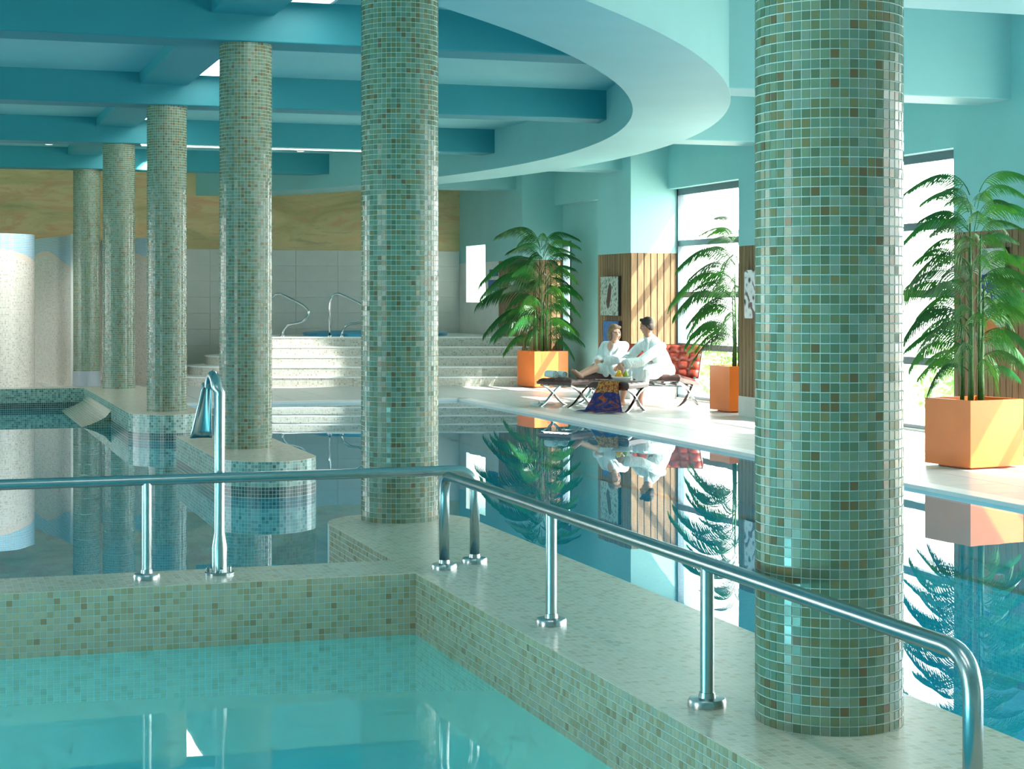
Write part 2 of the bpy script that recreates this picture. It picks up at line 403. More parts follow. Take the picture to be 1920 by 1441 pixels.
# sloping cascade lip against the peninsula
V = A([(2.2,25.9,.2),(2.2,22.6,.2),(1.72,25.9,-.03),(1.72,22.6,-.03),(2.2,25.9,-.2),(2.2,22.6,-.2),(1.72,25.9,-.1),(1.72,22.6,-.1)])
V = []
for y in (25.9, 22.4):
    for t in np.linspace(0, 1, 7): V.append((2.2-.42*t, y, .2-.2*t**.55*1.1))
    V += [(2.2-.42, y, -.2), (2.2, y, -.2)]
V = A(V); n = 9; F = [(i, i+1, n+i+1, n+i) for i in range(8)]+[(8, 0, n, n+8), tuple(range(n)), tuple(range(2*n-1, n-1, -1))]
structure('trim_5', (V, F), 'mosaic_green', uv=box_uv((V, F)))

# ---------------------------------------------------------------- water
from mathutils.geometry import tessellate_polygon
def waterplane(name, outer, holes, mat, label):
    loops = [[Vector((x, y, 0)) for x, y in l] for l in [outer]+holes]; tri = tessellate_polygon(loops); V = [p for l in loops for p in l]
    F = []
    for a, b, c in tri: F.append((a, b, c) if (V[b]-V[a]).cross(V[c]-V[a]).z > 0 else (a, c, b))
    return make(name, (A([v[:] for v in V]), F), mat, label=label, cat='water', kind='stuff')
e = .0
outer = [(-10, 8.6), (2.22, 8.6), (2.22, 10.05)]+strip[3:][::-1][1:-1]+[(3.08, 10.05), (3.08, 1.2), (8.0, 1.2), (8.0, 26.4), (3.04, 26.4), (3.04, 20.45)]+pen[2:18][::-1]+[(2.2, 20.45), (2.2, 26.35), (-10, 26.35)]
waterplane('pool_water', outer, [isl], 'water', 'still blue-green water of the large pool mirroring windows and columns')
waterplane('spa_water', [(-3.0, 1.2), (2.22, 1.2), (2.22, 8.16), (-3.0, 8.16)], [], 'water_spa', 'bright turquoise water of the small pool in the foreground')

# ---------------------------------------------------------------- columns
CX, CR = 2.67, .2285
CY = [4.93, 10.17, 15.46, 20.76, 26.08, 31.4]
def column(k, z0, z1, label, plinth=False, single=0):
    y = CY[k]; base = (CX, y, z0)
    zt = z0 if not plinth else z0+.3
    o = make('mosaic_column', lathe([(CR-.003, zt-z0), (CR-.003, z1-z0)] if not plinth else [(CR+.004, 0), (CR+.004, .3), (CR-.003, .302), (CR-.003, z1-z0)], (CX, y, z0), 72), 'grout' if not plinth else 'grout', base=base, smooth=math.radians(40), label=label, cat='column', group='mosaic columns of the colonnade')
    nc = 49; nr = math.ceil((z1-zt)/PIT)
    I, J = np.meshgrid(np.arange(nc), np.arange(nr), indexing='ij'); I, J = I.ravel(), J.ravel(); t = (I+.5)*2*np.pi/nc
    N = np.c_[np.cos(t), np.sin(t), 0*t]; U = np.c_[-np.sin(t), np.cos(t), 0*t]; Vv = np.tile(A([0,0,1]), (len(t),1))
    C = np.c_[CX+(CR-.003)*np.cos(t), y+(CR-.003)*np.sin(t), zt+(J+.5)*PIT]
    tiles(o, C, U, Vv, N, 2*math.pi*CR/nc/2*.9, PIT/2*.9, single=single)
    if plinth: make('plinth', lathe([(CR+.006, .0), (CR+.006, .3)], (CX, y, z0), 40), 'plinth_grey', parent=o, smooth=math.radians(40))
    return o
column(0, WT, 4.5, 'thick mosaic column nearest the camera, behind the sloping steel handrail', single=300)
column(1, WT, 4.5, 'mosaic column rising from the rounded end of the spa wall', single=300)
column(2, WT, 3.8, 'mosaic column on its own rounded island in the water')
column(3, WT, 3.8, 'mosaic column at the rounded tip of the tiled peninsula')
column(4, WT, 3.8, 'mosaic column at the back of the tiled peninsula, beside the rim wall corner')
column(5, DK, 3.8, 'farthest mosaic column, with a plain grey plinth, on the rear deck', plinth=True)

# ---------------------------------------------------------------- ceiling
RC = (-9.5, 24.0); RI, RO, RZ = 17.87, 18.86, 3.56
structure('ceiling', box(-11.2, 11.4, -6.2, 34.7, 4.5, 4.7), 'paint_ceiling')
def ringgeo(r0, r1, z0, z1, a0, a1, n=120):
    V, F = [], []
    for t in np.radians(np.linspace(a0, a1, n)):
        c, s = math.cos(t), math.sin(t)
        for r, z in ((r0,z0),(r1,z0),(r1,z1),(r0,z1)): V.append((RC[0]+r*c, RC[1]+r*s, z))
    for i in range(n-1):
        a, b = i*4, i*4+4
        for j in range(4): k = (j+1) % 4; F.append((a+j, b+j, b+k, a+k))
    return A(V), F
structure('ceiling_ring', ringgeo(RI, RO, RZ, 4.52, -110, 45, 160), 'paint_ceiling', smooth=math.radians(35))
# inner soffit disc (upper ceiling within the ring), cut at the room's edges
pts = [(RC[0]+RI*math.cos(t)*1.004, RC[1]+RI*math.sin(t)*1.004) for t in np.radians(np.linspace(-95, 36, 90))]
pts = [(max(x, -11), min(y, 34.46)) for x, y in pts]+[(-11, 34.46)]
structure('ceiling_inner', prism(pts, 4.16, 4.3), 'paint_soffit')
def ringx(y): return RC[0]+math.sqrt(max(0, (RI+.05)**2-(y-RC[1])**2))
for k, y in enumerate(CY[1:]+[20.76-5.3*0]):
    if k > 4: break
    x1 = ringx(y)+.22
    if k == 0: x1 = CX+.6
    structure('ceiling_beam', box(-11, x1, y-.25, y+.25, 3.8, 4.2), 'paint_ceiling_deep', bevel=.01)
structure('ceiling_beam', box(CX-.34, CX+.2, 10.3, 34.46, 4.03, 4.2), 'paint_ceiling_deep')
PY = [14.9+5.2*k for k in range(-4, 4)]        # near faces of the piers, each 1.4 m long
for y in PY:
    yc = y+.66; x0 = RC[0]+math.sqrt(max(0, (RO-.3)**2-(yc-RC[1])**2)) if abs(yc-RC[1]) < RO-.3 else -11
    structure('ceiling_beam', box(x0, 11.1, yc-.3, yc+.3, RZ+.012, 4.52), 'paint_ceiling', bevel=.01)

# ---------------------------------------------------------------- window wall
WX, PXF, PW = 11.1, 10.3, 1.4
HZ = 3.27
TR = [.09, .85, 1.64, 2.43]
win_n = [0]
def window(y0, y1, z0=.06, z1=HZ, transoms=TR[1:], fr=.07):
    win_n[0] += 1; k = win_n[0]
    g = join(box(WX-.03, WX+.07, y0, y1, z1-fr-.03, z1), box(WX-.03, WX+.07, y0, y1, z0, z0+fr*.6), box(WX-.03, WX+.07, y0, y0+fr*.6, z0, z1), box(WX-.03, WX+.07, y1-fr*.6, y1, z0, z1))
    o = structure('window_%d' % k, g, 'window_frame')
    for z in transoms: make('transom', box(WX-.02, WX+.06, y0+.04, y1-.04, z-.045, z+.045), 'window_frame', parent=o)
    zs = [z0]+list(transoms)+[z1]
    for a, b in zip(zs[:-1], zs[1:]): make('pane', box(WX+.012, WX+.02, y0+.04, y1-.04, a+.03, b-.03), 'window_glass', parent=o)
    ld = bpy.data.lights.new('window_portal', 'AREA'); ld.shape = 'RECTANGLE'; ld.size = y1-y0; ld.size_y = z1-z0; ld.cycles.is_portal = True
    lo = bpy.data.objects.new('window_portal', ld); COL.objects.link(lo); lo.location = (WX+.2, (y0+y1)/2, (z0+z1)/2)
    lo.rotation_euler = Matrix(((0,0,1),(1,0,0),(0,1,0))).to_euler()     # faces -X (local -Z)
    return o
def plank_face(parent, face, lo, hi, fixed, z0, z1, w=.105):
    n = max(1, round((hi-lo)/w)); d = (hi-lo)/n; me = None
    for i in range(n):
        a, b = lo+i*d+.006, lo+(i+1)*d-.006
        g = rbox(fixed-.022, fixed, a, b, z0, z1, .003) if face == 'x' else rbox(a, b, fixed-.022, fixed, z0, z1, .003)
        make('plank', g, 'wood', parent=parent)
def pier(k, y0):
    # core from plinth to ceiling; boards from .29 to 2.28 on the room face and the near face
    y1 = y0+PW; o = structure('wall_pier_%d' % k, join(box(PXF, WX+.2, y0, y1, 2.28, 4.5), box(PXF, WX+.2, y0, y1, DK-.02, .29), box(PXF+.03, WX+.2, y0+.03, y1, .29, 2.28)), 'paint_wall')
    make('plinth', box(PXF-.004, WX-.01, y0-.004, y1, DK, .29), 'stone_grey', parent=o)
    make('batten', box(PXF+.022, WX-.01, y0+.022, y1, .29, 2.28), 'wood_back', parent=o)
    plank_face(o, 'x', y0+.022, y1, PXF+.022, .29, 2.28)
    plank_face(o, 'y', PXF, WX-.03, y0+.022, .29, 2.28)
    return o
piers = [pier(k, y) for k, y in enumerate(PY)]
spans = [(PY[i]+PW, PY[i+1]) for i in range(len(PY)-1)]
for i, (a, b) in enumerate(spans):
    structure('wall_header_%d' % i, box(WX-.18, WX+.2, a, b, HZ, 4.5), 'paint_wall')
    structure('wall_sill_%d' % i, box(WX-.05, WX+.2, a, b, -.1, .06), 'stone_grey')
    if i == 0: structure('wall_bay_near', box(WX-.05, WX+.2, a, b, 0, HZ), 'paint_wall')
    elif i < len(spans)-1: window(a, b)
a, b = spans[-1]     # far bay: window tucked behind the pier, wall, then a slot window
window(a, a+1.9, .06)
structure('wall_bay_far', box(WX-.02, WX+.2, a+1.9, b-.44, 0, HZ), 'paint_wall')
window(b-.44, b, .9, 2.62, [])
structure('wall_bay_slot', join(box(WX-.02, WX+.2, b-.44, b, 0, .9), box(WX-.02, WX+.2, b-.44, b, 2.62, HZ)), 'paint_wall')
# thick end of the window wall with one deep opening
ye, y_a, y_b = PY[-1]+PW, 32.72, 34.02
structure('wall_right_end', join(box(PXF, WX+.2, ye, y_a, 2.28, 4.5), box(PXF, WX+.2, y_b, 34.7, 2.28, 4.5), box(PXF, WX+.2, y_a, y_b, 2.62, 4.5)), 'paint_wall')
structure('wall_right_end_lower', join(box(PXF, WX+.2, ye, y_a, 0, 2.28), box(PXF, WX+.2, y_b, 34.7, 0, 2.28), box(PXF, WX+.2, y_a, y_b, 0, 1.5)), 'wall_tile')
structure('wall_right_end_reveal', join(box(PXF, WX+.2, y_b-.01, y_b, 1.5, 2.62), box(PXF, WX+.2, y_a, y_a+.01, 1.5, 2.62)), 'paint_white')
window(y_a+.01, y_b-.01, 1.5, 2.62, [])

# ---------------------------------------------------------------- back wall: mural above, stone tiles below
YB = 34.46
structure('wall_back', box(-11.2, 11.4, YB+.02, YB+.25, 0, 4.6), 'grout_grey')
structure('wall_mural', box(-11.2, PXF, YB-.0, YB+.02, 2.53, 4.5), 'mural_paint')
wb_o = bpy.data.objects['wall_back']; me = None; tw, thh = .84, .31
for i in range(8):
    for j in range(8):
        x1 = PXF-i*tw; z1 = 2.53-j*thh
        if x1-tw < 3.2 or z1-thh < -.05: continue
        if me is None: t = make('tile', rbox(-tw/2+.004, tw/2-.004, -.012, 0, -thh/2+.004, thh/2-.004, .003), 'wall_tile'); me = t.data
        else: t = bpy.data.objects.new('tile', me); COL.objects.link(t)
        t.parent = wb_o; t.location = (x1-tw/2, YB+.02, z1-thh/2)
structure('wall_left', join(box(-11.4, -11.2, -6.2, 34.7, 0, .7), box(-11.4, -11.2, -6.2, 34.7, 2.8, 4.6), box(-11.4, -11.2, -6.2, 3.2, .7, 2.8), box(-11.4, -11.2, 7.0, 18.5, .7, 2.8), *[box(-11.4, -11.2, y-.5, y+.5, .7, 2.8) for y in (24, 30, 34.2)]), 'paint_wall')
structure('wall_front', box(-11.4, 11.4, -6.4, -6.2, 0, 4.6), 'paint_wall')
for y in (5, 21, 27):
    ld = bpy.data.lights.new('window_portal', 'AREA'); ld.shape = 'RECTANGLE'; ld.size = 3.8 if y == 5 else 5; ld.size_y = 2.1; ld.cycles.is_portal = True
    lo = bpy.data.objects.new('window_portal', ld); COL.objects.link(lo); lo.location = (-11.35, y, 1.75)
    lo.rotation_euler = Matrix(((0,0,-1),(-1,0,0),(0,1,0))).to_euler()

# ---------------------------------------------------------------- shower walls (left, mosaic picture)
def sheet(name, path, z0, z1, th, mat):
    p = A(path); d = np.gradient(p, axis=0); d /= np.linalg.norm(d, axis=1)[:, None]; nrm = np.c_[d[:, 1], -d[:, 0]]
    poly = np.vstack([p+nrm*0, (p-nrm*th)[::-1]]); g = prism(poly, z0, z1)
    return structure(name, g, mat, uv=prism_uv(poly, z0, z1), smooth=math.radians(30))
t = np.radians(np.linspace(-150, 30, 40))
SZ = 2.68
drum = [(.92+.92*math.cos(a), 32.0+.92*math.sin(a)) for a in t]
sheet('wall_shower_drum', drum, DK, SZ, .12, 'mosaic_shower')
sheet('wall_shower_screen', [(1.9, 34.4), (2.05, 33.6), (2.2, 32.9), (2.44, 31.75)], DK, SZ, .07, 'mosaic_shower')
structure('trim_6', box(2.43, 2.505, 31.68, 31.76, DK, SZ+.02), 'paint_white')
sheet('wall_shower_screen', [(3.2, 34.4), (3.5, 33.6), (3.8, 32.8), (4.18, 31.95)], DK, SZ, .07, 'mosaic_shower')

# ---------------------------------------------------------------- raised hot tub with steps
ang = math.atan2(-1.2, 4.1); ux, uy = math.cos(ang), math.sin(ang); nx_, ny_ = -uy, ux     # front line direction, and its inward normal
def step_poly(off):
    P0 = A([5.0, 31.2])+off*A([nx_, ny_]); P1 = A([10.3-.0, 29.66])+off*A([nx_, ny_])
    r = 1.1; L = P0+A([off*ux, off*uy])
    pts = []
    c = L+A([nx_*r, ny_*r])
    a0 = math.degrees(math.atan2(-ny_, -nx_))
    pts = [tuple(c+r*A([math.cos(math.radians(q)), math.sin(math.radians(q))])) for q in np.linspace(a0-90, a0, 12)]
    e = P1-A([off*.12*ux, off*.12*uy])
    return [tuple(pts[0]+A([nx_, ny_])*6)]+pts+[tuple(e), tuple(e+A([nx_, ny_])*6)]
def clip_back(poly): return [(min(x, 10.9), min(y, 34.45)) for x, y in poly]
for i in range(5):
    poly = clip_back(step_poly(.28*i)); z0, z1 = (DK if i == 0 else DK+.17*i), DK+.17*(i+1)
    o = structure('floor_step_%d' % (i+1), prism(poly, z0, z1-.025), 'mosaic_step', uv=prism_uv(poly, z0, z1-.025))
    make('nosing', prism(clip_back(step_poly(.28*i-.012)), z1-.025, z1), 'deck_lip', parent=o)
PT = DK+.85
tub_c = (8.15, 32.86)
tub = thing('hot_tub', (tub_c[0], tub_c[1], PT), 'round hot tub with a blue rim on top of the mosaic steps', 'hot tub')
make('rim', lathe([(1.36, 0), (1.38, .05), (1.33, .07), (1.2, .07), (1.16, .04), (1.16, 0)], (*tub_c, PT), 64), simple('tub_blue', srgb(70,164,196), .3), parent=tub, smooth=math.radians(40))
make('tub_water', lathe([(1.17, 0.03), (1.17, .04)], (*tub_c, PT), 48), simple('tub_water', srgb(120,200,216), .05), parent=tub)

# ---------------------------------------------------------------- steel rails
def flange(parent, x, y, z, mat='steel', r=.062):
    make('flange', lathe([(r, 0), (r, .018), (r*.93, .026), (r*.45, .028), (r*.42, .045), (.026, .045)], (x, y, z), 28), mat, parent=parent, smooth=math.radians(30))
RR = .0245; RH = WT+.455
# rail along the strip
r2 = thing('handrail', (2.385, 8.24, WT), 'sloping-away steel handrail passing in front of the nearest column', 'handrail', 'steel handrails on the spa wall')
make('rail', tube(bend([(2.385, 8.24, WT+.03), (2.385, 8.24, RH), (2.385, 3.69, RH), (2.385, 3.69, WT+.03)], .11, 9), RR, 20), 'steel', parent=r2, smooth=True)
for y in (6.70, 5.21): make('post', tube([(2.385, y, WT+.03), (2.385, y, RH-.01)], .0225, 18), 'steel', parent=r2, smooth=math.radians(40)); flange(r2, 2.385, y, WT)
flange(r2, 2.385, 8.24, WT); flange(r2, 2.385, 3.69, WT)
# rail along the back leg
r1 = thing('handrail', (2.58, 8.375, WT), 'level steel handrail running left along the back wall of the spa', 'handrail', 'steel handrails on the spa wall')
make('rail', tube(bend([(2.58, 8.375, WT+.03), (2.58, 8.375, RH+.005), (-2.6, 8.375, RH+.005), (-2.6, 8.375, WT+.03)], .11, 9), RR, 20), 'steel', parent=r1, smooth=True)
for x in (.985, -.8): make('post', tube([(x, 8.375, WT+.03), (x, 8.375, RH)], .0225, 18), 'steel', parent=r1, smooth=math.radians(40)); flange(r1, x, 8.375, WT)
flange(r1, 2.58, 8.375, WT)
# water spout: pole with a flared bowed blade
sx, sy = 1.33, 8.42
sp = thing('water_spout', (sx, sy, WT), 'tall bent steel water spout with a flared blade standing behind the level handrail', 'water spout')
make('base_plate', lathe([(.07, 0), (.07, .01), (.065, .014)], (sx, sy, WT), 24), 'steel', parent=sp, smooth=math.radians(30))
for a in (20, 160, 270): make('bolt', lathe([(.009, .01), (.009, .03), (.006, .034)], (sx+.055*math.cos(math.radians(a)), sy+.055*math.sin(math.radians(a)), WT), 8), 'steel', parent=sp)
prof = [(0,0,.036), (0,.13,.036), (0,.2,.024), (0,.5,.024), (0,.86,.026)]
ptsp = [(sx, sy, WT+z) for _, z, _ in prof]; rad = [r for *_, r in prof]
for q in np.linspace(15, 165, 9):
    ptsp.append((sx-.012-.012*(q/165)-.0*q, sy+.075-.075*math.cos(math.radians(q)), WT+.86+.075*math.sin(math.radians(q)))); rad.append(.026)
make('pole', tube(ptsp, rad, 20), 'steel', parent=sp, smooth=math.radians(50))
bl = []
for t_ in np.linspace(0, 1, 9):
    wd = .024+.030*t_**1.2; yy = sy+.155+.06*t_; zz = WT+.90-.27*t_
    for u_ in np.linspace(-1, 1, 9): bl.append((sx-.034-.022*t_+wd*u_, yy+.03*(1-u_*u_)*(1-.4*t_), zz))
bl = A(bl); Fb = [(i*9+j, i*9+j+1, (i+1)*9+j+1, (i+1)*9+j) for i in range(8) for j in range(8)]
o = make('blade', (bl, Fb), 'steel', parent=sp, smooth=True); md = o.modifiers.new('thickness', 'SOLIDIFY'); md.thickness = .006
# hot tub grab rails
def grab(px_x, px_y, label):
    o = thing('grab_rail', (px_x, px_y, PT), label, 'handrail', 'curved chrome grab rails of the hot tub')
    # in the plane running along the front line
    pl = [(0,0,0),(0,0,.58),(.02,0,.72),(.14,0,.8),(.28,0,.74),(.6,0,.58),(.72,0,.46),(.66,0,.32),(.52,0,.25),(.34,0,.23),(.24,0,.14),(.22,0,0)]
    pl = [(px_x+a*ux, px_y+a*uy, PT+z) for a, _, z in pl]
    make('rail', tube(bend(pl, .09, 5), .021, 12), 'chrome', parent=o, smooth=True); 
    for a in (0, .22): flange(o, px_x+a*ux, px_y+a*uy, PT, 'chrome', .045)
grab(6.0, 32.15, 'curved chrome grab rail on the tub platform, left one, next to the island column')
grab(7.03, 31.8, 'curved chrome grab rail on the tub platform, right one, partly behind the second column')

# ================================================================== planters and palms
def leafmat():
    k = NT('palm_leaf'); o = k.add('ShaderNodeObjectInfo'); n = k.noise(k.coord(), 5, 2)
    c = k.ramp(k.math('FRACT', k.math('ADD', k.math('MULTIPLY', n, .5), o.outputs['Random'])), [(0, srgb(6,66,34)), (.35, srgb(10,92,44)), (.65, srgb(20,112,46)), (.88, srgb(70,130,44)), (1, srgb(12,82,40))])
    k.set(c, .38, 0, .5); tr = k.add('ShaderNodeBsdfTranslucent'); k.link(k.mix(.5, c, srgb(120,200,60)), tr.inputs[0])
    mx = k.add('ShaderNodeMixShader'); mx.inputs[0].default_value = .22
    k.link(k.b.outputs[0], mx.inputs[1]); k.link(tr.outputs[0], mx.inputs[2]); k.link(mx.outputs[0], k.out.inputs[0]); MATS['palm_leaf'] = k.m
leafmat()
simple('palm_cane', srgb(70,112,52), .45, var=.25, scale=30); simple('soil', srgb(58,44,34), .95, var=.3, scale=60, bump=.6)
simple('planter_orange', srgb(240,122,44), .35, var=.05, scale=3)
def frond_mesh(seed):
    R = random.Random(seed); V, F = [], []
    up, drop = R.uniform(.75, 1.0), R.uniform(.95, 1.3)
    pos = lambda s: A([s*(1-.12*s), .03*math.sin(3*s+seed), up*s-drop*s*s])
    P = [pos(s) for s in np.linspace(0, 1, 12)]
    rg = tube(P, np.linspace(.009, .002, 12), 5, False); V += rg[0].tolist(); F += list(rg[1])
    for side in (-1, 1):
        for i in range(23):
            s = .16+.84*i/22; p = pos(s); tg = pos(min(1, s+.02))-pos(s-.02); tg /= np.linalg.norm(tg)
            L = (.14+.25*math.sin(math.pi*min(1, .18+.78*s)))*R.uniform(.88, 1.1); wd = .0092*R.uniform(.85, 1.2)
            d = tg*(.55+.4*s)+A([0, side*(1.0-.45*s), .12]); d /= np.linalg.norm(d)
            q = p; prev = None
            for j, (st, w_) in enumerate(((0, .5), (.3, 1.0), (.34, .8), (.36, .04))):
                q = q+d*L*st; d = d+A([0, 0, -.62-.25*s]); d /= np.linalg.norm(d)
                wv = np.cross(d, A([0, 0, 1])); wv /= np.linalg.norm(wv)+1e-9
                wv = wv*.75+np.cross(wv, d)*.66*side
                a = len(V); V += [(q-wv*wd*w_).tolist(), (q+wv*wd*w_).tolist()]
                if prev is not None: F.append((prev, prev+1, a+1, a))
                prev = a
    me = bpy.data.meshes.new('frond'); me.from_pydata(V, [], [tuple(int(x) for x in f) for f in F]); me.materials.append(MATS['palm_leaf'])
    me.polygons.foreach_set('use_smooth', [True]*len(me.polygons)); return me
FM = [frond_mesh(s) for s in range(6)]
def planter(x, y, rot, label, s=.63, h=.61):
    o = thing('planter', (x, y, DK), label, 'planter', 'orange cube planters'); z = DK+.02
    hs = s/2; th = .025
    g = join(box(-hs, hs, -hs, -hs+th, z, z+h), box(-hs, hs, hs-th, hs, z, z+h), box(-hs, -hs+th, -hs+th, hs-th, z, z+h), box(hs-th, hs, -hs+th, hs-th, z, z+h), box(-hs+th, hs-th, -hs+th, hs-th, z, z+.03))
    make('box', mov(rotz(g, rot), (x, y, 0)), 'planter_orange', parent=o)
    make('foot', mov(rotz(box(-hs*.72, hs*.72, -hs*.72, hs*.72, DK, z+.002), rot), (x, y, 0)), 'planter_orange', parent=o)
    make('soil', mov(rotz(box(-hs+th, hs-th, -hs+th, hs-th, z+h-.12, z+h-.06), rot), (x, y, 0)), 'soil', parent=o)
    return DK+.02+h-.06
def palm(x, y, z, label, specs, seed, canes=7, spread=.12, ctop=1.5, ymin=-99):
    """specs: (height above soil, azimuth deg, length, pitch deg)"""
    R = random.Random(seed); o = thing('palm', (x, y, z), label, 'plant', 'palms in the planters')
    tops = []
    for i in range(canes):
        a = i*2.4+seed; r = spread*math.sqrt((i+.5)/canes); h = ctop*(1-.6*i/canes)
        p0 = (x+r*math.cos(a), y+r*math.sin(a), z-.02); p1 = (x+r*1.6*math.cos(a)*.6, y+r*1.6*math.sin(a)*.6, z+h*.5); p2 = (x+r*1.2*math.cos(a), y+r*1.2*math.sin(a), z+h)
        make('cane', tube([p0, p1, p2], [.021, .017, .008], 8), 'palm_cane', parent=o, smooth=True); tops.append(p2)
    for i, (h, az, L, pt) in enumerate(specs):
        me = FM[R.randrange(6)]; f = bpy.data.objects.new('frond', me); COL.objects.link(f); f.parent = o
        a = math.radians(az); r = .05
        if math.sin(a) < -.1: L = min(L, max(.3, (y-ymin)/-math.sin(a)*.85))
        if math.cos(a) > .1: L = min(L, (10.9-x)/math.cos(a))
        f.location = (r*math.cos(a), r*math.sin(a), h); f.rotation_euler = (R.uniform(-.15, .15), -math.radians(pt), a); sc = L*R.uniform(.95, 1.05); f.scale = (sc, sc*R.uniform(.85, 1), sc)
    return o
CAMR, CAML = -18.3, 161.7     # azimuth of image right / left
def specs(rows, seed, n_extra, hmin, hmax, L):
    R = random.Random(seed); out = [(h, (CAMR if lr > 0 else CAML)+da, l, p) for h, lr, da, l, p in rows]
    for i in range(n_extra):
        q = i/max(1, n_extra-1); out.append((hmin+(hmax-hmin)*q, (137.5*i+40*seed) % 360, L*R.uniform(.75, 1.05)*(1-.25*q), R.uniform(0, 18)+22*q))
    return out
zs = planter(9.29, 14.36, math.radians(8.5), 'orange cube planter nearest the camera, at the right edge of the deck')
palm(9.29, 14.36, zs, 'bushy palm in the nearest orange planter, at far right',
     specs([(1.95,-1,15,.66,30),(1.98,1,-10,.56,32),(1.62,-1,-5,.64,12),(1.7,1,10,.68,18),(1.3,-1,20,.72,8),(1.15,1,-30,.6,10),(1.0,-1,-10,.74,6),(.92,1,15,.68,12),(.78,-1,10,.74,4),(.7,1,-5,.7,18),(.5,-1,-25,.62,0),(.32,-1,15,.5,-6),(.28,1,0,.42,6),(.55,1,40,.6,5)], 3, 60, .3, 1.9, .64), 3, ctop=1.75)
zs = planter(10.68, 22.28, math.radians(2), 'orange cube planter behind the sofa, half hidden by a boarded pier', s=.6)
palm(10.68, 22.28, zs, 'palm in front of the tall window beside the sofa',
     specs([(1.9,-1,30,.45,40),(1.45,-1,5,.86,16),(1.2,-1,-10,.9,10),(.95,-1,8,.95,8),(.8,-1,-25,.8,4),(.42,-1,20,.62,8),(.5,-1,-5,.7,10),(1.6,1,40,.6,25)], 5, 40, .35, 1.8, .82), 5, ctop=1.6, ymin=21.5)
zs = planter(10.32, 29.44, math.radians(8), 'orange cube planter at the far end of the deck beside the mosaic steps', s=.66)
palm(10.32, 29.44, zs, 'wide spreading palm in the far planter beside the mosaic steps',
     specs([(1.95,1,10,.95,36),(1.88,-1,20,.9,30),(1.5,-1,-5,1.1,16),(1.2,-1,15,1.15,12),(1.0,1,0,1.05,16),(.85,-1,0,1.15,14),(.7,1,20,1.1,8),(.6,-1,-15,1.1,8),(.45,1,-10,.95,12),(.4,-1,10,.95,6),(.22,-1,-5,.75,0),(.2,1,15,.8,2)], 8, 46, .25, 1.92, .98), 8, ctop=1.6, spread=.16)

# ================================================================== art on the piers and end wall
def art_relief(name, stops, scale, extra=None):
    k = NT(name); v = k.mapping(k.coord(), (1,1,1)); vo = k.add('ShaderNodeTexVoronoi'); vo.inputs['Scale'].default_value = scale; k.link(v, vo.inputs[0])
    n = k.noise(v, scale*.6, 4, .6, 1.0); c = k.ramp(k.math('ADD', k.math('MULTIPLY', n, .6), k.math('MULTIPLY', vo.outputs[0], .5)), stops)
    if extra: c = extra(k, c)
    k.set(c, .6); k.bump(n, .6, .01); MATS[name] = k.m
def blob(k, c):      # dark rusty form in the middle of the relief
    x = k.add('ShaderNodeSeparateXYZ'); k.link(k.coord(), x.inputs[0])
    yy = k.math('DIVIDE', k.math('ADD', x.outputs[1], k.math('MULTIPLY', k.math('SINE', k.math('MULTIPLY', x.outputs[2], 6.0)), .05)), .085); zz = k.math('DIVIDE', x.outputs[2], .2)
    d = k.math('ADD', k.math('MULTIPLY', yy, yy), k.math('MULTIPLY', zz, zz)); return k.mix(k.math('LESS_THAN', d, 1.0), c, srgb(84,58,48))
art_relief('art_moss', [(.3, srgb(60,74,66)), (.45, srgb(150,166,150)), (.6, srgb(190,200,186)), (.75, srgb(96,118,100))], 14, blob)
art_relief('art_blue', [(.3, srgb(40,84,140)), (.5, srgb(70,120,176)), (.7, srgb(54,100,160))], 6)
art_relief('art_zigzag', [(.38, srgb(50,44,48)), (.46, srgb(226,222,220)), (.62, srgb(240,238,236)), (.68, srgb(120,90,90))], 7)
def waves(k, c):
    x = k.add('ShaderNodeSeparateXYZ'); k.link(k.coord(), x.inputs[0]); y, z = x.outputs[1], x.outputs[2]
    wv = k.add('ShaderNodeTexWave'); wv.wave_type = 'BANDS'; wv.inputs['Scale'].default_value = 5; wv.inputs['Distortion'].default_value = 6; k.link(k.mapping(k.coord(), (1,1,1), rot=(.7,0,0)), wv.inputs[0])
    sea = k.ramp(wv.outputs[1], [(.0, srgb(24,58,120)), (.4, srgb(40,92,160)), (.75, srgb(90,150,196)), (.95, srgb(226,232,236))])
    s1 = k.math('MULTIPLY', k.math('LESS_THAN', z, .2), k.math('GREATER_THAN', z, -.05))
    c = k.mix(s1, c, sea)
    n = k.noise(k.coord(), 4, 2); og = k.math('MULTIPLY', k.math('LESS_THAN', k.math('ADD', z, k.math('MULTIPLY', n, .3)), -.02), k.math('GREATER_THAN', n, .48))
    return k.mix(og, c, srgb(200,112,58))
art_relief('art_sea', [(.3, srgb(150,154,156)), (.6, srgb(186,188,188)), (.8, srgb(206,206,204))], 8, waves)
simple('frame_dark', srgb(44,40,40), .5)
def art_x(y0, y1, z0, z1, mat, label, th=.05, x=PXF, canvas=True):
    c = (x-.001, (y0+y1)/2, (z0+z1)/2)
    o = make('wall_art', box(x-.001-th, x-.001, y0, y1, z0, z1), 'frame_dark', base=c, label=label, cat='art')
    make('picture', box(x-.001-th-.008, x-.001-th+.002, y0+.004, y1-.004, z0+.004, z1-.004), mat, parent=o); return o
p1 = PY[-2]; p0 = PY[-1]; p2 = PY[-3]; p3 = PY[-4]
def yspan(a, b, X=PXF):      # px on the room face -> y
    f = lambda px: X*(math.cos(YAW)-math.sin(YAW)*(px-960)/3330)/(math.sin(YAW)+math.cos(YAW)*(px-960)/3330)
    return f(b), f(a)
y0, y1 = yspan(1132, 1165); art_x(y0, y1, 1.31, 1.93, 'art_moss', 'grey-green relief panel with a dark form on the boards above the sofa')
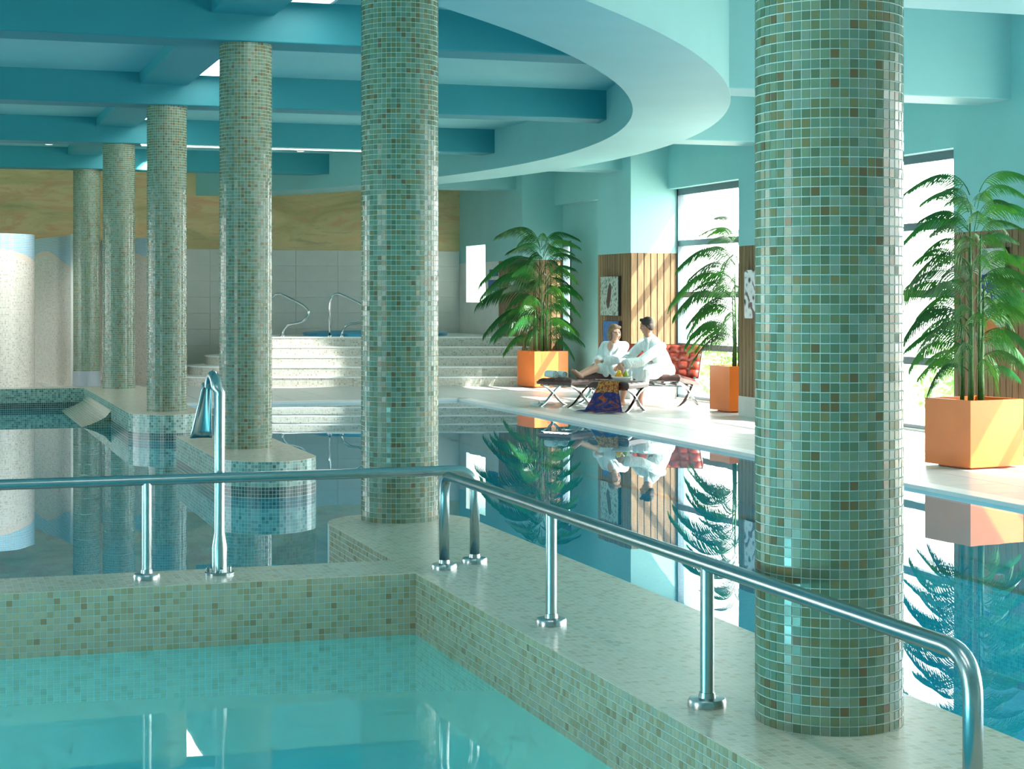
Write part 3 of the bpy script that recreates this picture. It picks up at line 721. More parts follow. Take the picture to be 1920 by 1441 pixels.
y0, y1 = yspan(1137, 1166); o = art_x(y0, y1, .78, 1.23, 'art_blue', 'small blue picture low on the boards behind the seated woman')
y0, y1 = yspan(1403, 1440); art_x(y0, y1, 1.32, 1.96, 'art_zigzag', 'white picture with dark zigzags, on the boards next to the nearest column')
y0, y1 = yspan(1848, 1893); art_x(y0, y1, 1.16, 2.1, 'art_sea', 'tall picture with blue waves and orange shapes behind the nearest palm')
y0, y1 = yspan(919, 934); art_x(y0, y1, 2.0, 2.13, 'art_blue', 'blue notice on the wall left of the far boards', th=.01)
y0, y1 = yspan(917, 934); art_x(y0, y1, 1.72, 1.93, 'art_blue', 'second blue notice, below the first, behind the far palm', th=.01)
y0, y1 = yspan(957, 969); art_x(y0, y1, 1.82, 2.04, 'art_zigzag', 'small white picture with a dark stroke on the far boards', th=.02)

# ================================================================== garden outside
simple('paving_out', srgb(214,212,200), .8, var=.08)
structure('ground_outside', box(11.3, 60, -20, 70, -.25, -.05), 'paving_out')
simple('lawn', srgb(92,120,70), .9, var=.2)
structure('ground_lawn', join(box(-60, -11.4, -60, 70, -.25, -.05), box(-11.4, 60, -60, -20, -.25, -.05), box(-11.4, 11.3, -20, -6.4, -.25, -.05)), 'lawn')
simple('hedge_leaf', srgb(120,170,84), .6, var=.3, scale=20)
def bush(x, y, h, r, label, seed):
    R = np.random.default_rng(seed); n = 420; o = thing('bush', (x, y, -.05), label, 'bush', 'bushes outside the window')
    th = R.random(n)*2*np.pi; ph = np.arccos(1-1.6*R.random(n)); rr = r*R.random(n)**.35
    C = np.c_[x+rr*np.sin(ph)*np.cos(th), y+rr*np.sin(ph)*np.sin(th), -.05+h*(.35+.62*np.cos(ph)*rr/r)]
    C[:, 2] = np.clip(C[:, 2], .02, None); V, F = [], []
    for c in C:
        d = R.normal(size=3); d /= np.linalg.norm(d); e = np.cross(d, R.normal(size=3)); e /= np.linalg.norm(e); s = .05+.05*R.random(); a = len(V)
        V += [c-d*s, c+e*s*.45, c+d*s, c-e*s*.45]; F.append((a, a+1, a+2, a+3))
    make('foliage', (A(V), F), 'hedge_leaf', parent=o)
    for i in range(4): make('stem', tube([(x, y, -.05), (x+r*.3*math.cos(i*1.6), y+r*.3*math.sin(i*1.6), h*.5)], .012, 6), 'palm_cane', parent=o)
bush(13.0, 19.8, 1.1, .75, 'pale green bush outside the window, left of the nearest planter', 1)
bush(13.6, 21.2, 1.4, .8, 'taller pale bush outside, farther from the nearest planter', 2)
bush(12.8, 27.2, 1.0, .6, 'small bush outside the far narrow window', 3)

# ================================================================== lounge group on the window deck
def leather(name, a, b):
    k = NT(name); n = k.noise(k.coord(), 9, 4); k.set(k.ramp(n, [(.3, a), (.7, b)]), .32, 0, .5)
    k.bump(k.noise(k.coord(), 90, 2), .15, .003); MATS[name] = k.m
leather('leather_red', srgb(118,46,34), srgb(150,62,44)); leather('leather_brown', srgb(62,34,30), srgb(88,50,44)); simple('strap', srgb(70,40,32), .5)
def frame2(o, ang):
    c, s = math.cos(ang), math.sin(ang); o = A(o)
    return lambda g: (A([[o[0]+p[0]*c-p[1]*s, o[1]+p[0]*s+p[1]*c, p[2]] for p in g[0]]), g[1])
def tufted(w, d, nu, nv, th=.1, dep=.022, n=7):
    """cushion in local xy (w along x, d along y), buttoned grid bulging up; returns pads as one geo"""
    U, V_ = nu*n, nv*n; P = []
    for i in range(U+1):
        for j in range(V_+1):
            u, v = i/U*nu, j/V_*nv; fu, fv = u-math.floor(u), v-math.floor(v)
            b = (math.sin(math.pi*fu)**.5)*(math.sin(math.pi*fv)**.5) if 0 < fu < 1 and 0 < fv < 1 else 0
            e = min(u, nu-u, v, nv-v); rim = min(1, max(0, e)/.35)**.5
            P.append((i/U*w-w/2, j/V_*d-d/2, th-dep+dep*b*1.0-.03*(1-rim)))
    F = [(i*(V_+1)+j, (i+1)*(V_+1)+j, (i+1)*(V_+1)+j+1, i*(V_+1)+j+1) for i in range(U) for j in range(V_)]
    P = A(P); m = len(P); B = P.copy(); B[:, 2] = .012; ring = [i*(V_+1) for i in range(U+1)]+[U*(V_+1)+j for j in range(1, V_+1)]+[i*(V_+1)+V_ for i in range(U-1, -1, -1)]+[j for j in range(V_-1, 0, -1)]
    V2 = [P]; k = m; Fs = []
    mid = P[ring].copy(); cx = mid[:, :2].mean(0); mid[:, :2] = cx+(mid[:, :2]-cx)*1.012; mid[:, 2] = th*.5
    low = P[ring].copy(); low[:, 2] = .008; R = len(ring)
    V2 += [mid, low]; 
    for q in range(R):
        r = (q+1) % R; Fs += [(ring[r], ring[q], m+q, m+r), (m+r, m+q, m+R+q, m+R+r)]
    Fs.append(tuple(m+R+q for q in range(R-1, -1, -1)) if False else tuple(m+R+q for q in range(R)))
    return np.vstack(V2), F+Fs
def flatbar(pts, w, t):
    """chrome flat bar in the local xz plane, width w along y"""
    P = A(pts); T = np.gradient(P, axis=0); T /= np.linalg.norm(T, axis=1)[:, None]; N = np.c_[-T[:, 2], T[:, 1]*0, T[:, 0]]
    V, F = [], []
    for p, n in zip(P, N):
        for a, b in ((-1,-1),(1,-1),(1,1),(-1,1)): V.append(p+n*t/2*a+A([0, w/2*b, 0]))
    for i in range(len(P)-1):
        for j in range(4): k = (j+1) % 4; F.append((i*4+j, i*4+k, i*4+4+k, i*4+4+j))
    F += [(0,1,2,3), tuple(len(P)*4-4+q for q in (3,2,1,0))]; return A(V), F
def curve(p, n=14):
    P = [A(q) for q in p]; out = []
    for t in np.linspace(0, 1, n):
        Q = P
        while len(Q) > 1: Q = [Q[i]*(1-t)+Q[i+1]*t for i in range(len(Q)-1)]
        out.append(Q[0])
    return out
def stool(x, y, ang, label, s=.62):
    o = thing('footstool', (x, y, DK), label, 'footstool', 'leather footstools with crossed chrome legs'); f = frame2((x, y), ang); h = s/2; z = DK
    for side in (-1, 1):
        yy = side*(h-.05)
        make('leg', f(flatbar(curve([(-h+.0, yy, z), (-.1, yy, z+.04), (0, yy, z+.26), (h-.04, yy, z+.31)]), .042, .018)), 'chrome', parent=o, smooth=math.radians(40))
        make('leg', f(flatbar(curve([(h-.0, yy, z), (.1, yy, z+.04), (0, yy, z+.26), (-h+.04, yy, z+.31)]), .042, .018)), 'chrome', parent=o, smooth=math.radians(40))
        make('rail', f(box(side*(h-.06)-.01, side*(h-.06)+.01, -h+.03, h-.03, z+.297, z+.317)), 'chrome', parent=o)
    for i in range(6): make('strap', f(box(-h+.05, h-.05, -h+.08+i*(s-.16)/5-.014, -h+.08+i*(s-.16)/5+.014, z+.310, z+.318)), 'strap', parent=o)
    g = tufted(s, s, 4, 4, .095, .014); g = (g[0]+A([0,0,z+.315]), g[1])
    c = make('cushion', f(g), 'leather_brown', parent=o, smooth=math.radians(50))
    for i in range(1, 4):
        for j in range(1, 4): make('button', f(lathe([(.009, 0), (.008, .005)], (i*s/4-h, j*s/4-h, z+.315+.079), 8)), 'leather_brown', parent=c)
    return z+.315+.095
ANG1, ANG2 = math.radians(32), math.radians(42)
S1 = (8.80, 24.04); S2 = (9.12, 22.85)
TOP = stool(*S1, ANG1, 'brown leather footstool with rolled white towels on it')
stool(*S2, ANG2, 'brown leather footstool with the fruit bowl and the draped scarf')
# ---- sofa: local x = depth (front at 0, back at +.75), local y = along the sofa from the near end (0) to the far end (1.7)
SA = math.atan2(.64, .77); SO = (10.18, 23.2); SW = 1.7
sf = frame2(SO, SA)
sofa = thing('sofa', (SO[0]+.3, SO[1]+.5, DK), 'red-brown buttoned leather sofa on curved chrome legs by the window', 'sofa')
z = DK
for yy in (.04, SW-.04):
    make('leg', sf(flatbar(curve([(.02, yy, z), (.3, yy, z+.02), (.62, yy, z+.32), (.86, yy, z+.86)], 18), .042, .02)), 'chrome', parent=sofa, smooth=math.radians(40))
    make('leg', sf(flatbar(curve([(.74, yy, z), (.5, yy, z+.06), (.4, yy, z+.3), (.04, yy, z+.36)], 16), .042, .02)), 'chrome', parent=sofa, smooth=math.radians(40))
for xx, zz in ((.1, .35), (.5, .28), (.62, .36), (.8, .76)): make('rail', sf(box(xx-.012, xx+.012, .03, SW-.03, z+zz-.012, z+zz+.012)), 'chrome', parent=sofa)
for i in range(9): make('strap', sf(join(tube([(.06, .12+i*(SW-.24)/8, z+.355), (.52, .12+i*(SW-.24)/8, z+.30)], .012, 6))), 'strap', parent=sofa)
def tilt(g, ang, o):     # rotate local geo about y axis then move
    c, s = math.cos(ang), math.sin(ang); P = g[0]; return np.c_[P[:, 0]*c-P[:, 2]*s+o[0], P[:, 1]+o[1], P[:, 0]*s+P[:, 2]*c+o[2]], g[1]
seat = tufted(.62, SW, 4, 10, .11, .018)
so = make('seat_cushion', sf(tilt(seat, math.radians(-9), (.33, SW/2, z+.325))), 'leather_brown', parent=sofa, smooth=math.radians(50))
back = tufted(.5, SW, 4, 10, .11, .035); back = (np.c_[-back[0][:, 0], back[0][:, 1], back[0][:, 2]], [q[::-1] for q in back[1]])
bo = make('back_cushion', sf(tilt(back, math.radians(-(90-17)+180), (.80, SW/2, z+.60))) if False else sf((lambda P, F: (np.c_[.74-P[:, 2]*math.cos(.3)+P[:, 0]*math.sin(.3), P[:, 1]+SW/2, z+.62+P[:, 0]*math.cos(.3)+P[:, 2]*math.sin(.3)], F))(*tufted(.5, SW, 4, 10, .11, .035))), 'leather_red', parent=sofa, smooth=math.radians(50))
for i in range(1, 4):
    for j in range(1, 10):
        px_, py_ = i*.5/4-.25, j*SW/10; q = A([.74-.07*math.cos(.3)+px_*math.sin(.3), py_, z+.62+px_*math.cos(.3)+.07*math.sin(.3)])
        make('button', sf(lathe([(.006, -.006), (.011, 0), (.006, .006)], tuple(q), 8)), 'leather_red', parent=bo)

# ---- things on the stools
def terry(name, col, fold=0):
    k = NT(name); n = k.noise(k.coord(), 140, 2)
    if fold: n = k.math('ADD', k.math('MULTIPLY', n, .1), k.noise(k.mapping(k.coord(), (1, 1, .35)), 16, 3, .5, 1.0))
    k.set(k.ramp(n, [(.3, tuple(c*.88 for c in col[:3])+(1,)), (.7, col)]), .9, 0, .2); k.bump(n, .5 if not fold else .8, .006 if not fold else .03); MATS[name] = k.m
terry('terry_white', srgb(238,243,242)); terry('terry_aqua', srgb(206,230,230))
def rolled_towel(x, y, ang, L, r, label):
    o = thing('rolled_towel', (x, y, TOP-.012), label, 'towel', 'rolled towels on the footstool'); f = frame2((x, y), ang); zc_ = TOP-.012+r
    prof = []
    n = 90; tt = np.linspace(0, 5.2*np.pi, n); rad = r*(.16+.84*tt/tt[-1]); th = r*.17
    V, F = [], []
    for xx in (-L/2, -L/2+.008, L/2-.008, L/2):
        e = .96 if abs(xx) == L/2 else 1
        for s in (0, 1):
            for t_, q in zip(tt, rad): rr = (q-s*th*.8)*e; V.append((xx, rr*math.cos(t_), zc_+rr*math.sin(t_)))
    for a in range(3):
        for s in (0, 1):
            for i in range(n-1): b0 = (a*2+s)*n+i; b1 = ((a+1)*2+s)*n+i; F.append((b0, b0+1, b1+1, b1))
    for i in range(n-1): F.append((i, i+1, n+i+1, n+i)); F.append((6*n+i, 6*n+i+1, 7*n+i+1, 7*n+i))
    make('roll', f((A(V), F)), 'terry_aqua', parent=o, smooth=math.radians(60)); return o
c1 = A([*S1]); e1 = A([math.cos(ANG1), math.sin(ANG1)]); e2 = A([math.sin(ANG1), -math.cos(ANG1)])
q = c1-e1*.16-e2*.16; rolled_towel(q[0], q[1], math.radians(-72), .2, .064, 'rolled pale towel, left one of two, on the footstool')
q = c1-e1*.055-e2*.05; rolled_towel(q[0], q[1], math.radians(-80), .19, .058, 'rolled pale towel, right one of two, showing its spiral end')
c2 = A([*S2]); f1 = A([math.cos(ANG2), math.sin(ANG2)]); f2 = A([math.sin(ANG2), -math.cos(ANG2)])
bx_ = c2-f1*.10+f2*.10; BZ = TOP-.012
simple('ceramic', srgb(214,228,228), .15)
bowl = thing('fruit_bowl', (bx_[0], bx_[1], BZ), 'shallow pale bowl holding fruit on the footstool', 'bowl')
make('bowl', lathe([(.055, 0), (.06, .008), (.1, .03), (.14, .066), (.15, .085), (.144, .085), (.13, .064), (.09, .034), (.0, .022)], (*bx_, BZ), 36), 'ceramic', parent=bowl, smooth=True)
simple('orange_peel', srgb(244,150,34), .45, scale=60, bump=.2); simple('lemon_peel', srgb(232,196,44), .45, scale=60, bump=.2); simple('pear_peel', srgb(160,172,52), .45, scale=20); simple('fruit_stem', srgb(80,60,36), .8)
def fruit(name, kind, dx, dy, dz, r, mat, label, stretch=1):
    p = (bx_[0]+dx, bx_[1]+dy, BZ+dz); o = thing(name, p, label, 'fruit', 'fruit in the pale bowl')
    pr = [(r*math.sin(a)*(1-.25*max(0, math.cos(a))*(kind == 'pear')), -r*stretch*math.cos(a)+r*stretch) for a in np.linspace(.02, math.pi-.02, 14)]
    if kind == 'pear': pr = [(rr*(1-.45*max(0, zz/(2*r*stretch)-.45)), zz) for rr, zz in pr]
    make('skin', lathe(pr, p, 20), mat, parent=o, smooth=True)
    make('stem', tube([(p[0], p[1], p[2]+2*r*stretch-.003), (p[0]+.004, p[1], p[2]+2*r*stretch+.012)], .003, 6), 'fruit_stem', parent=o)
fruit('orange', 'round', -.045, -.045, .035, .042, 'orange_peel', 'orange at the front of the fruit bowl')
fruit('orange', 'round', -.05, .04, .04, .040, 'orange_peel', 'orange at the back left of the fruit bowl')
fruit('lemon', 'round', -.045, -.005, .095, .034, 'lemon_peel', 'yellow lemon on top of the oranges', 1.15)
fruit('pear', 'pear', .055, .0, .04, .042, 'pear_peel', 'yellow-green pear at the right of the fruit bowl', 1.4)
fruit('lemon', 'round', .03, .06, .045, .034, 'lemon_peel', 'yellow lemon at the far side of the fruit bowl', 1.15)
def tumbler(x, y, label):
    o = thing('drinking_glass', (x, y, BZ), label, 'glass', 'tall drinking glasses')
    make('glass', lathe([(.026, 0), (.032, .15), (.0295, .15), (.024, .012), (0.001, .01)], (x, y, BZ), 20), 'drink_glass', parent=o, smooth=math.radians(40))
q = c2+f1*.10+f2*.02; tumbler(q[0], q[1], 'tall clear drinking glass nearer the fruit bowl'); q = c2+f1*.18+f2*.09; tumbler(q[0], q[1], 'tall clear drinking glass at the right corner of the footstool')
# ---- patterned scarf hanging over the near footstool
def scarfmat():
    k = NT('scarf_print'); uv = k.coord('UV'); n = k.noise(uv, 7, 4, .6, 1.4); s = k.add('ShaderNodeSeparateXYZ'); k.link(uv, s.inputs[0])
    vo = k.add('ShaderNodeTexVoronoi'); vo.inputs['Scale'].default_value = 22; k.link(uv, vo.inputs[0])
    low = k.ramp(n, [(.36, srgb(18,28,84)), (.5, srgb(30,48,120)), (.56, srgb(120,60,44)), (.64, srgb(176,84,44)), (.75, srgb(140,52,50))])
    up = k.ramp(vo.outputs[0], [(.12, srgb(60,70,44)), (.3, srgb(190,160,60)), (.5, srgb(160,84,40)), (.8, srgb(112,50,36))])
    band = k.math('GREATER_THAN', k.math('ADD', s.outputs[1], k.math('MULTIPLY', n, .16)), .66)
    k.set(k.mix(band, low, up), .75); MATS['scarf_print'] = k.m
scarfmat()
def scarf():
    W_, L_ = 26, 44; V, UV = [], []
    P0 = c2-f1*.31; hw = .15                     # left edge of the stool; cloth falls outwards along -f1
    P0 = c2-f1*.33+f2*.02
    for j in range(L_+1):
        t_ = j/L_
        for i in range(W_+1):
            u = i/W_*2-1; fold = .018*math.sin(u*7+1.2*math.sin(3*t_))*min(1, t_*2.2)
            if t_ < .18: d = -.10+t_/.18*.10; p = P0+f1*(-d)+f2*(u*hw); zz = TOP+.010+.002*math.sin(u*9)
            elif t_ < .80:
                q_ = (t_-.18)/.62; d = .018+.10*q_**1.6+fold; wd = hw*(1+.9*q_**1.3); p = P0-f1*d+f2*(u*wd-.02*q_); zz = TOP+.006-(TOP-DK-.03)*q_
                if q_ < .06: d = .012; p = P0-f1*d*(q_/.06)+f2*(u*hw)
            else:
                q_ = (t_-.8)/.2; d = .12+.22*q_*(1+.35*math.sin(u*3+1))+fold; p = P0-f1*d+f2*(u*hw*(1.9+.7*q_)-.02); zz = DK+.012+.022*abs(math.sin(u*6+q_*3))*(1-q_*.6)
            V.append((p[0], p[1], zz)); UV.append((i/W_*.6, 1-t_))
    F = [(j*(W_+1)+i, j*(W_+1)+i+1, (j+1)*(W_+1)+i+1, (j+1)*(W_+1)+i) for j in range(L_) for i in range(W_)]
    uv = [UV[k] for f_ in F for k in f_]
    o = make('scarf', (A(V), F), 'scarf_print', base=(P0[0]-.1*f1[0], P0[1]-.1*f1[1], DK), uv=uv, smooth=True, label='dark blue and orange patterned scarf hanging from the footstool to the floor', cat='scarf')
    o.modifiers.new('t', 'SOLIDIFY').thickness = .004
scarf()
# ---- slippers on the floor
def slipper(x, y, ang, label):
    o = thing('slipper', (x, y, DK), label, 'slipper', 'white slippers on the deck'); f = frame2((x, y), ang)
    n = 20; out = [(.13*math.cos(a), (.045 if math.cos(a) < 0 else .05)*math.sin(a)) for a in np.linspace(0, 2*np.pi, n, endpoint=False)]
    make('sole', f(prism(out, DK, DK+.016)), 'terry_white', parent=o)
    V, F = [], []
    for i, xx in enumerate(np.linspace(-.0, .125, 8)):
        hw = .052*math.sqrt(max(.02, 1-(xx/.135)**2)); hh = .062*(1-.55*(xx/.125)**2)
        for j, a in enumerate(np.linspace(0, math.pi, 9)): V.append((xx, hw*math.cos(a), DK+.01+hh*math.sin(a)))
    F = [(i*9+j, i*9+j+1, i*9+10+j, i*9+9+j) for i in range(7) for j in range(8)]
    p = make('upper', f((A(V), F)), 'terry_white', parent=o, smooth=True); p.modifiers.new('t', 'SOLIDIFY').thickness = .006
slipper(8.50, 24.42, math.radians(150), 'white slipper under the towel footstool, left of the pair')
slipper(8.64, 24.50, math.radians(165), 'white slipper under the towel footstool, right of the pair')

# ================================================================== people
simple('skin', srgb(206,160,136), .5, var=.06, scale=12); simple('skin_man', srgb(184,134,110), .5, var=.06, scale=12)
simple('hair_brown', srgb(130,104,80), .55, var=.3, scale=40); simple('hair_dark', srgb(58,48,44), .6, var=.3, scale=40)
simple('eye_dark', srgb(40,32,30), .2); simple('lip', srgb(170,84,80), .45); simple('teeth', srgb(240,236,228), .3)
terry('robe_cloth', srgb(226,238,238), 1)
def ball(c, r, n=12):
    r = A([r, r, r]) if np.isscalar(r) else A(r); V, F = [], []
    for i in range(n+1):
        a = math.pi*i/n
        for j in range(2*n): b = math.pi*j/n; V.append((c[0]+r[0]*math.sin(a)*math.cos(b), c[1]+r[1]*math.sin(a)*math.sin(b), c[2]+r[2]*math.cos(a)))
    m = 2*n
    for i in range(n):
        for j in range(m): k = (j+1) % m; F.append((i*m+j, (i+1)*m+j, (i+1)*m+k, i*m+k))
    return A(V), F
def cap(p, q, r0, r1=None, n=12):
    """tapered capsule"""
    r1 = r0 if r1 is None else r1; p, q = A(p), A(q); d = q-p; L = np.linalg.norm(d); d = d/L; pts, rad = [], []
    for a in np.linspace(-math.pi/2+.05, 0, 5): pts.append(p+d*r0*math.sin(a)); rad.append(r0*math.cos(a))
    for a in np.linspace(0, math.pi/2-.05, 5): pts.append(q+d*r1*math.sin(a)); rad.append(r1*math.cos(a))
    return tube(pts, rad, n)
def limb(pts, rad): return join(*[cap(pts[i], pts[i+1], rad[i], rad[i+1]) for i in range(len(pts)-1)])
def orient(g, fwd, c):
    """geo built facing local -Y... maps local x->right, y->forward, z->up about c, then forward=fwd"""
    f = A(fwd); f = f/np.linalg.norm(f); up = A([0,0,1]); r = np.cross(f, up); r /= np.linalg.norm(r); u = np.cross(r, f)
    return g[0]@np.array([r, f, u])+A(c), g[1]
def organic(name, g, mat, parent, vox=.008, sm=6):
    o = make(name, g, mat, parent=parent, smooth=True)
    m = o.modifiers.new('skin', 'REMESH'); m.mode = 'VOXEL'; m.voxel_size = vox; m.use_smooth_shade = True
    s = o.modifiers.new('soft', 'SMOOTH'); s.factor = .5; s.iterations = sm
    return o
def hand(wrist, direction, up, side, curl=.5, s=1.0):
    """palm, four unequal bent fingers and a thumb leaving the side of the palm"""
    w_ = A(wrist); d = A(direction)/np.linalg.norm(direction); u = A(up)-d*np.dot(A(up), d); u /= np.linalg.norm(u); r = np.cross(d, u)*side
    gs = [cap(w_, w_+d*.05*s, .026*s, .022*s), cap(w_+d*.04*s-r*.022*s, w_+d*.088*s-r*.030*s, .017*s, .013*s), cap(w_+d*.04*s+r*.018*s, w_+d*.085*s+r*.026*s, .017*s, .013*s), cap(w_+d*.03*s, w_+d*.085*s, .021*s, .015*s)]
    for k, (off, L) in enumerate(((-.033, .062), (-.011, .078), (.011, .074), (.031, .058))):
        b = w_+d*.085*s+r*off*s; a1 = curl*.7; p = b
        for j, q in enumerate((.45, .32, .23)):
            dd = d*math.cos(a1)-u*math.sin(a1); e = p+dd*L*q*s; gs.append(cap(p, e, (.0095-.0007*j)*s, (.009-.0008*j)*s, 8)); p = e; a1 += curl
    p = w_+d*.02*s-r*.026*s; t1 = p+(d*.6-r*.7-u*.25)*.042*s; t2 = t1+(d*.9-r*.15-u*.4)*.036*s
    return join(*gs, cap(p, t1, .0135*s, .011*s, 8), cap(t1, t2, .0105*s, .0085*s, 8))
def head_geo(s=1.0):
    """facing +y, centred on the head; 23 cm tall"""
    g = [ball((0, -.012, .03), (.074*s, .092*s, .088*s)), ball((0, .018, -.03), (.060*s, .070*s, .078*s)), ball((0, .048, -.088), (.032*s, .030*s, .024*s)),
         cap((0, .082, .005), (0, .102, -.030), .010, .014, 8), ball((-.014, .088, -.034), .010, 6), ball((.014, .088, -.034), .010, 6),
         cap((-.045, .066, .022), (.045, .066, .022), .014, .014, 8), ball((-.040, .060, -.035), .022, 8), ball((.040, .060, -.035), .022, 8),
         cap((-.018, .078, -.060), (.018, .078, -.060), .011, .011, 8)]
    for sx in (-1, 1): g += [ball((sx*.076, -.008, -.008), (.010, .018, .030), 8), ball((sx*.082, -.016, .0), (.008, .014, .022), 8)]
    return join(*g)
def person(name, base, label, head_c, face, head_s, skin, hair_mat, body, robe, hair, vox=.0075):
    o = thing(name, base, label, 'person')
    b = organic('body', join(orient(head_geo(head_s), face, head_c), *body), skin, o, vox, 4)
    organic('robe', join(*robe), 'robe_cloth', o, .011, 5)
    organic('hair', orient(hair, face, head_c), hair_mat, o, .006, 3)
    for sx in (-1, 1):
        make('eye', orient(ball((sx*.030, .081, .002), (.011, .006, .006), 8), face, head_c), 'eye_dark', parent=b, smooth=True)
    make('mouth', orient(join(ball((0, .089, -.062), (.024, .006, .006), 8)), face, head_c), 'lip', parent=b, smooth=True)
    return o
def lapel(o, pts, w=.04):
    make('lapel', limb(pts, [w*.5]*len(pts)), 'robe_cloth', parent=o, smooth=True)

# ---- woman: far end of the sofa, legs stretched onto the towel footstool, smiling towards the man
tf = A([-.80, -.60, 0]); tr = np.cross(tf, [0,0,1])          # torso forward, torso right hand side
pel = A([9.66, 24.44, .52]); chest = A([9.64, 24.30, .83]); neck = A([9.61, 24.25, .945]); hd = A([9.60, 24.21, 1.085])
shR = chest+tr*.165+A([0,0,.055]); shL = chest-tr*.165+A([0,0,.055])
kR, kL = A([9.30, 24.17, .60]), A([9.28, 24.04, .585]); aR, aL = A([8.94, 23.99, .475]), A([8.93, 23.86, .475])
tR, tL = A([8.86, 23.98, .545]), A([8.85, 23.85, .545])
lapc = A([9.32, 24.06, .665])
eR, wR = A([9.44, 24.42, .70]), lapc+A([-.03, .07, .01]); eL, wL = A([9.56, 23.98, .70]), lapc+A([.05, -.03, .015])
wb = [limb([pel, pel*.5+chest*.5, chest, neck, hd-A([0,0,.06])], [.13, .115, .12, .052, .048]), limb([shR, eR, wR], [.045, .04, .027]), limb([shL, eL, wL], [.045, .04, .027]),
      limb([pel+tr*.08, kR, aR], [.085, .056, .034]), limb([pel-tr*.08, kL, aL], [.085, .056, .034]),
      limb([aR, aR+A([.02,0,-.012]), tR], [.036, .034, .022]), limb([aL, aL+A([.02,0,-.012]), tL], [.036, .034, .022]),
      hand(wR, A([-.2, -.8, -.1]), A([-.3, 0, 1]), 1, .5, .92), hand(wL, A([-.8, .3, -.1]), A([0, 0, 1]), -1, .5, .92)]
for a_, t_ in ((aR, tR), (aL, tL)):
    for k in range(5): q = t_+A([0, (k-2)*.013, .004]); wb.append(cap(t_, q+A([-.012, (k-2)*.002, .018-.002*abs(k-1)]), .011, .0085-.0006*k, 8))
skirt = [limb([pel+tr*.08, pel+tr*.08+(kR-pel-tr*.08)*.95], [.115, .085]), limb([pel-tr*.08, pel-tr*.08+(kL-pel+tr*.08)*.95], [.115, .085]), cap(pel, kR*.5+kL*.5+A([.06,.02,-.01]), .12, .085),
         cap(kL+A([.08,-.01,0]), kL+A([.10,-.05,-.10]), .06, .045), cap(kL+A([.18,-.02,-.03]), kL+A([.22,-.06,-.10]), .055, .045)]
wr = [limb([pel, pel*.5+chest*.5, chest, chest+A([0,0,.075])], [.165, .145, .145, .085]), cap(shR, shL, .072), limb([shR, eR, wR+(eR-wR)*.28], [.073, .074, .072]), limb([shL, eL, wL+(eL-wL)*.28], [.073, .074, .072])]+skirt
wface = A([.12, -.98, -.02])
whair = join(ball((0, -.022, .045), (.086, .095, .086)), ball((-.072, -.02, -.03), (.03, .06, .085)), ball((.072, -.02, -.03), (.03, .06, .085)), ball((0, -.075, -.03), (.08, .045, .10)), cap((-.05, .055, .075), (.03, .062, .082), .026, .022), cap((.03, .058, .08), (.07, .03, .03), .022, .02))
W_ = person('person', (pel[0], pel[1], DK), 'seated person in a white robe with shoulder-length brown hair, feet up on a footstool', hd, wface, .98, 'skin', 'hair_brown', wb, wr, whair)
mid = chest+tf*.135+A([0, 0, -.06])
lapel(W_, [neck+tr*.062+A([0,0,-.01]), chest+tr*.055+tf*.125+A([0,0,.03]), mid, pel*.5+chest*.5+tf*.15-tr*.03], .042)
lapel(W_, [neck-tr*.062+A([0,0,-.01]), chest-tr*.055+tf*.125+A([0,0,.03]), mid+tf*.008, pel*.5+chest*.5+tf*.15+tr*.03], .042)
make('neckline', orient(join(ball((0, 0, 0), (.048, .02, .085), 10)), tf, chest+tf*.128+A([0,0,.045])), 'skin', parent=W_, smooth=True)
make('belt', limb([pel+A([0,0,.14])+tf*.155+tr*.1, pel+A([0,0,.13])+tf*.17, pel+A([0,0,.14])+tf*.155-tr*.1], [.02, .024, .02]), 'robe_cloth', parent=W_, smooth=True)

# ---- man: near half of the sofa, leaning forward to reach the fruit bowl, head turned to the woman
mf = A([-.86, -.51, 0]); mf /= np.linalg.norm(mf); mr = np.cross(mf, [0,0,1])
pel = A([10.16, 23.78, .54]); chest = A([9.93, 23.58, .90]); neck = A([9.86, 23.53, 1.04]); hd = A([9.82, 23.52, 1.195])
shR = chest+mr*.17+A([0,0,.03]); shL = chest-mr*.165+A([0,0,-.005])
eL = A([9.50, 22.98, .70]); wL = A([9.14, 22.86, .66]); hLd = A([bx_[0], bx_[1], BZ+.16])-wL
eR = A([9.70, 23.86, .74]); wR = A([9.50, 23.72, .63])
kL, kR = A([9.70, 23.36, .53]), A([9.62, 23.74, .53]); aL, aR = A([9.68, 23.44, .13]), A([9.52, 23.72, .13])
mb = [limb([pel, pel*.5+chest*.5, chest, neck, hd-A([0,0,.05])], [.15, .14, .145, .062, .056]), limb([shL, eL, wL], [.055, .046, .031]), limb([shR, eR, wR], [.055, .046, .031]),
      limb([pel-mr*.09, kL, aL], [.095, .062, .04]), limb([pel+mr*.09, kR, aR], [.095, .062, .04]),
      limb([aL, aL+A([.02,.01,-.055]), aL+A([-.16,-.07,-.065])], [.042, .036, .026]), limb([aR, aR+A([.02,.01,-.055]), aR+A([-.16,-.07,-.065])], [.042, .036, .026]),
      hand(wL, hLd, A([0, .2, 1]), -1, .55, 1.05), hand(wR, mf*.9+A([0,0,-.3]), A([0, 0, 1]), 1, .5, 1.05)]
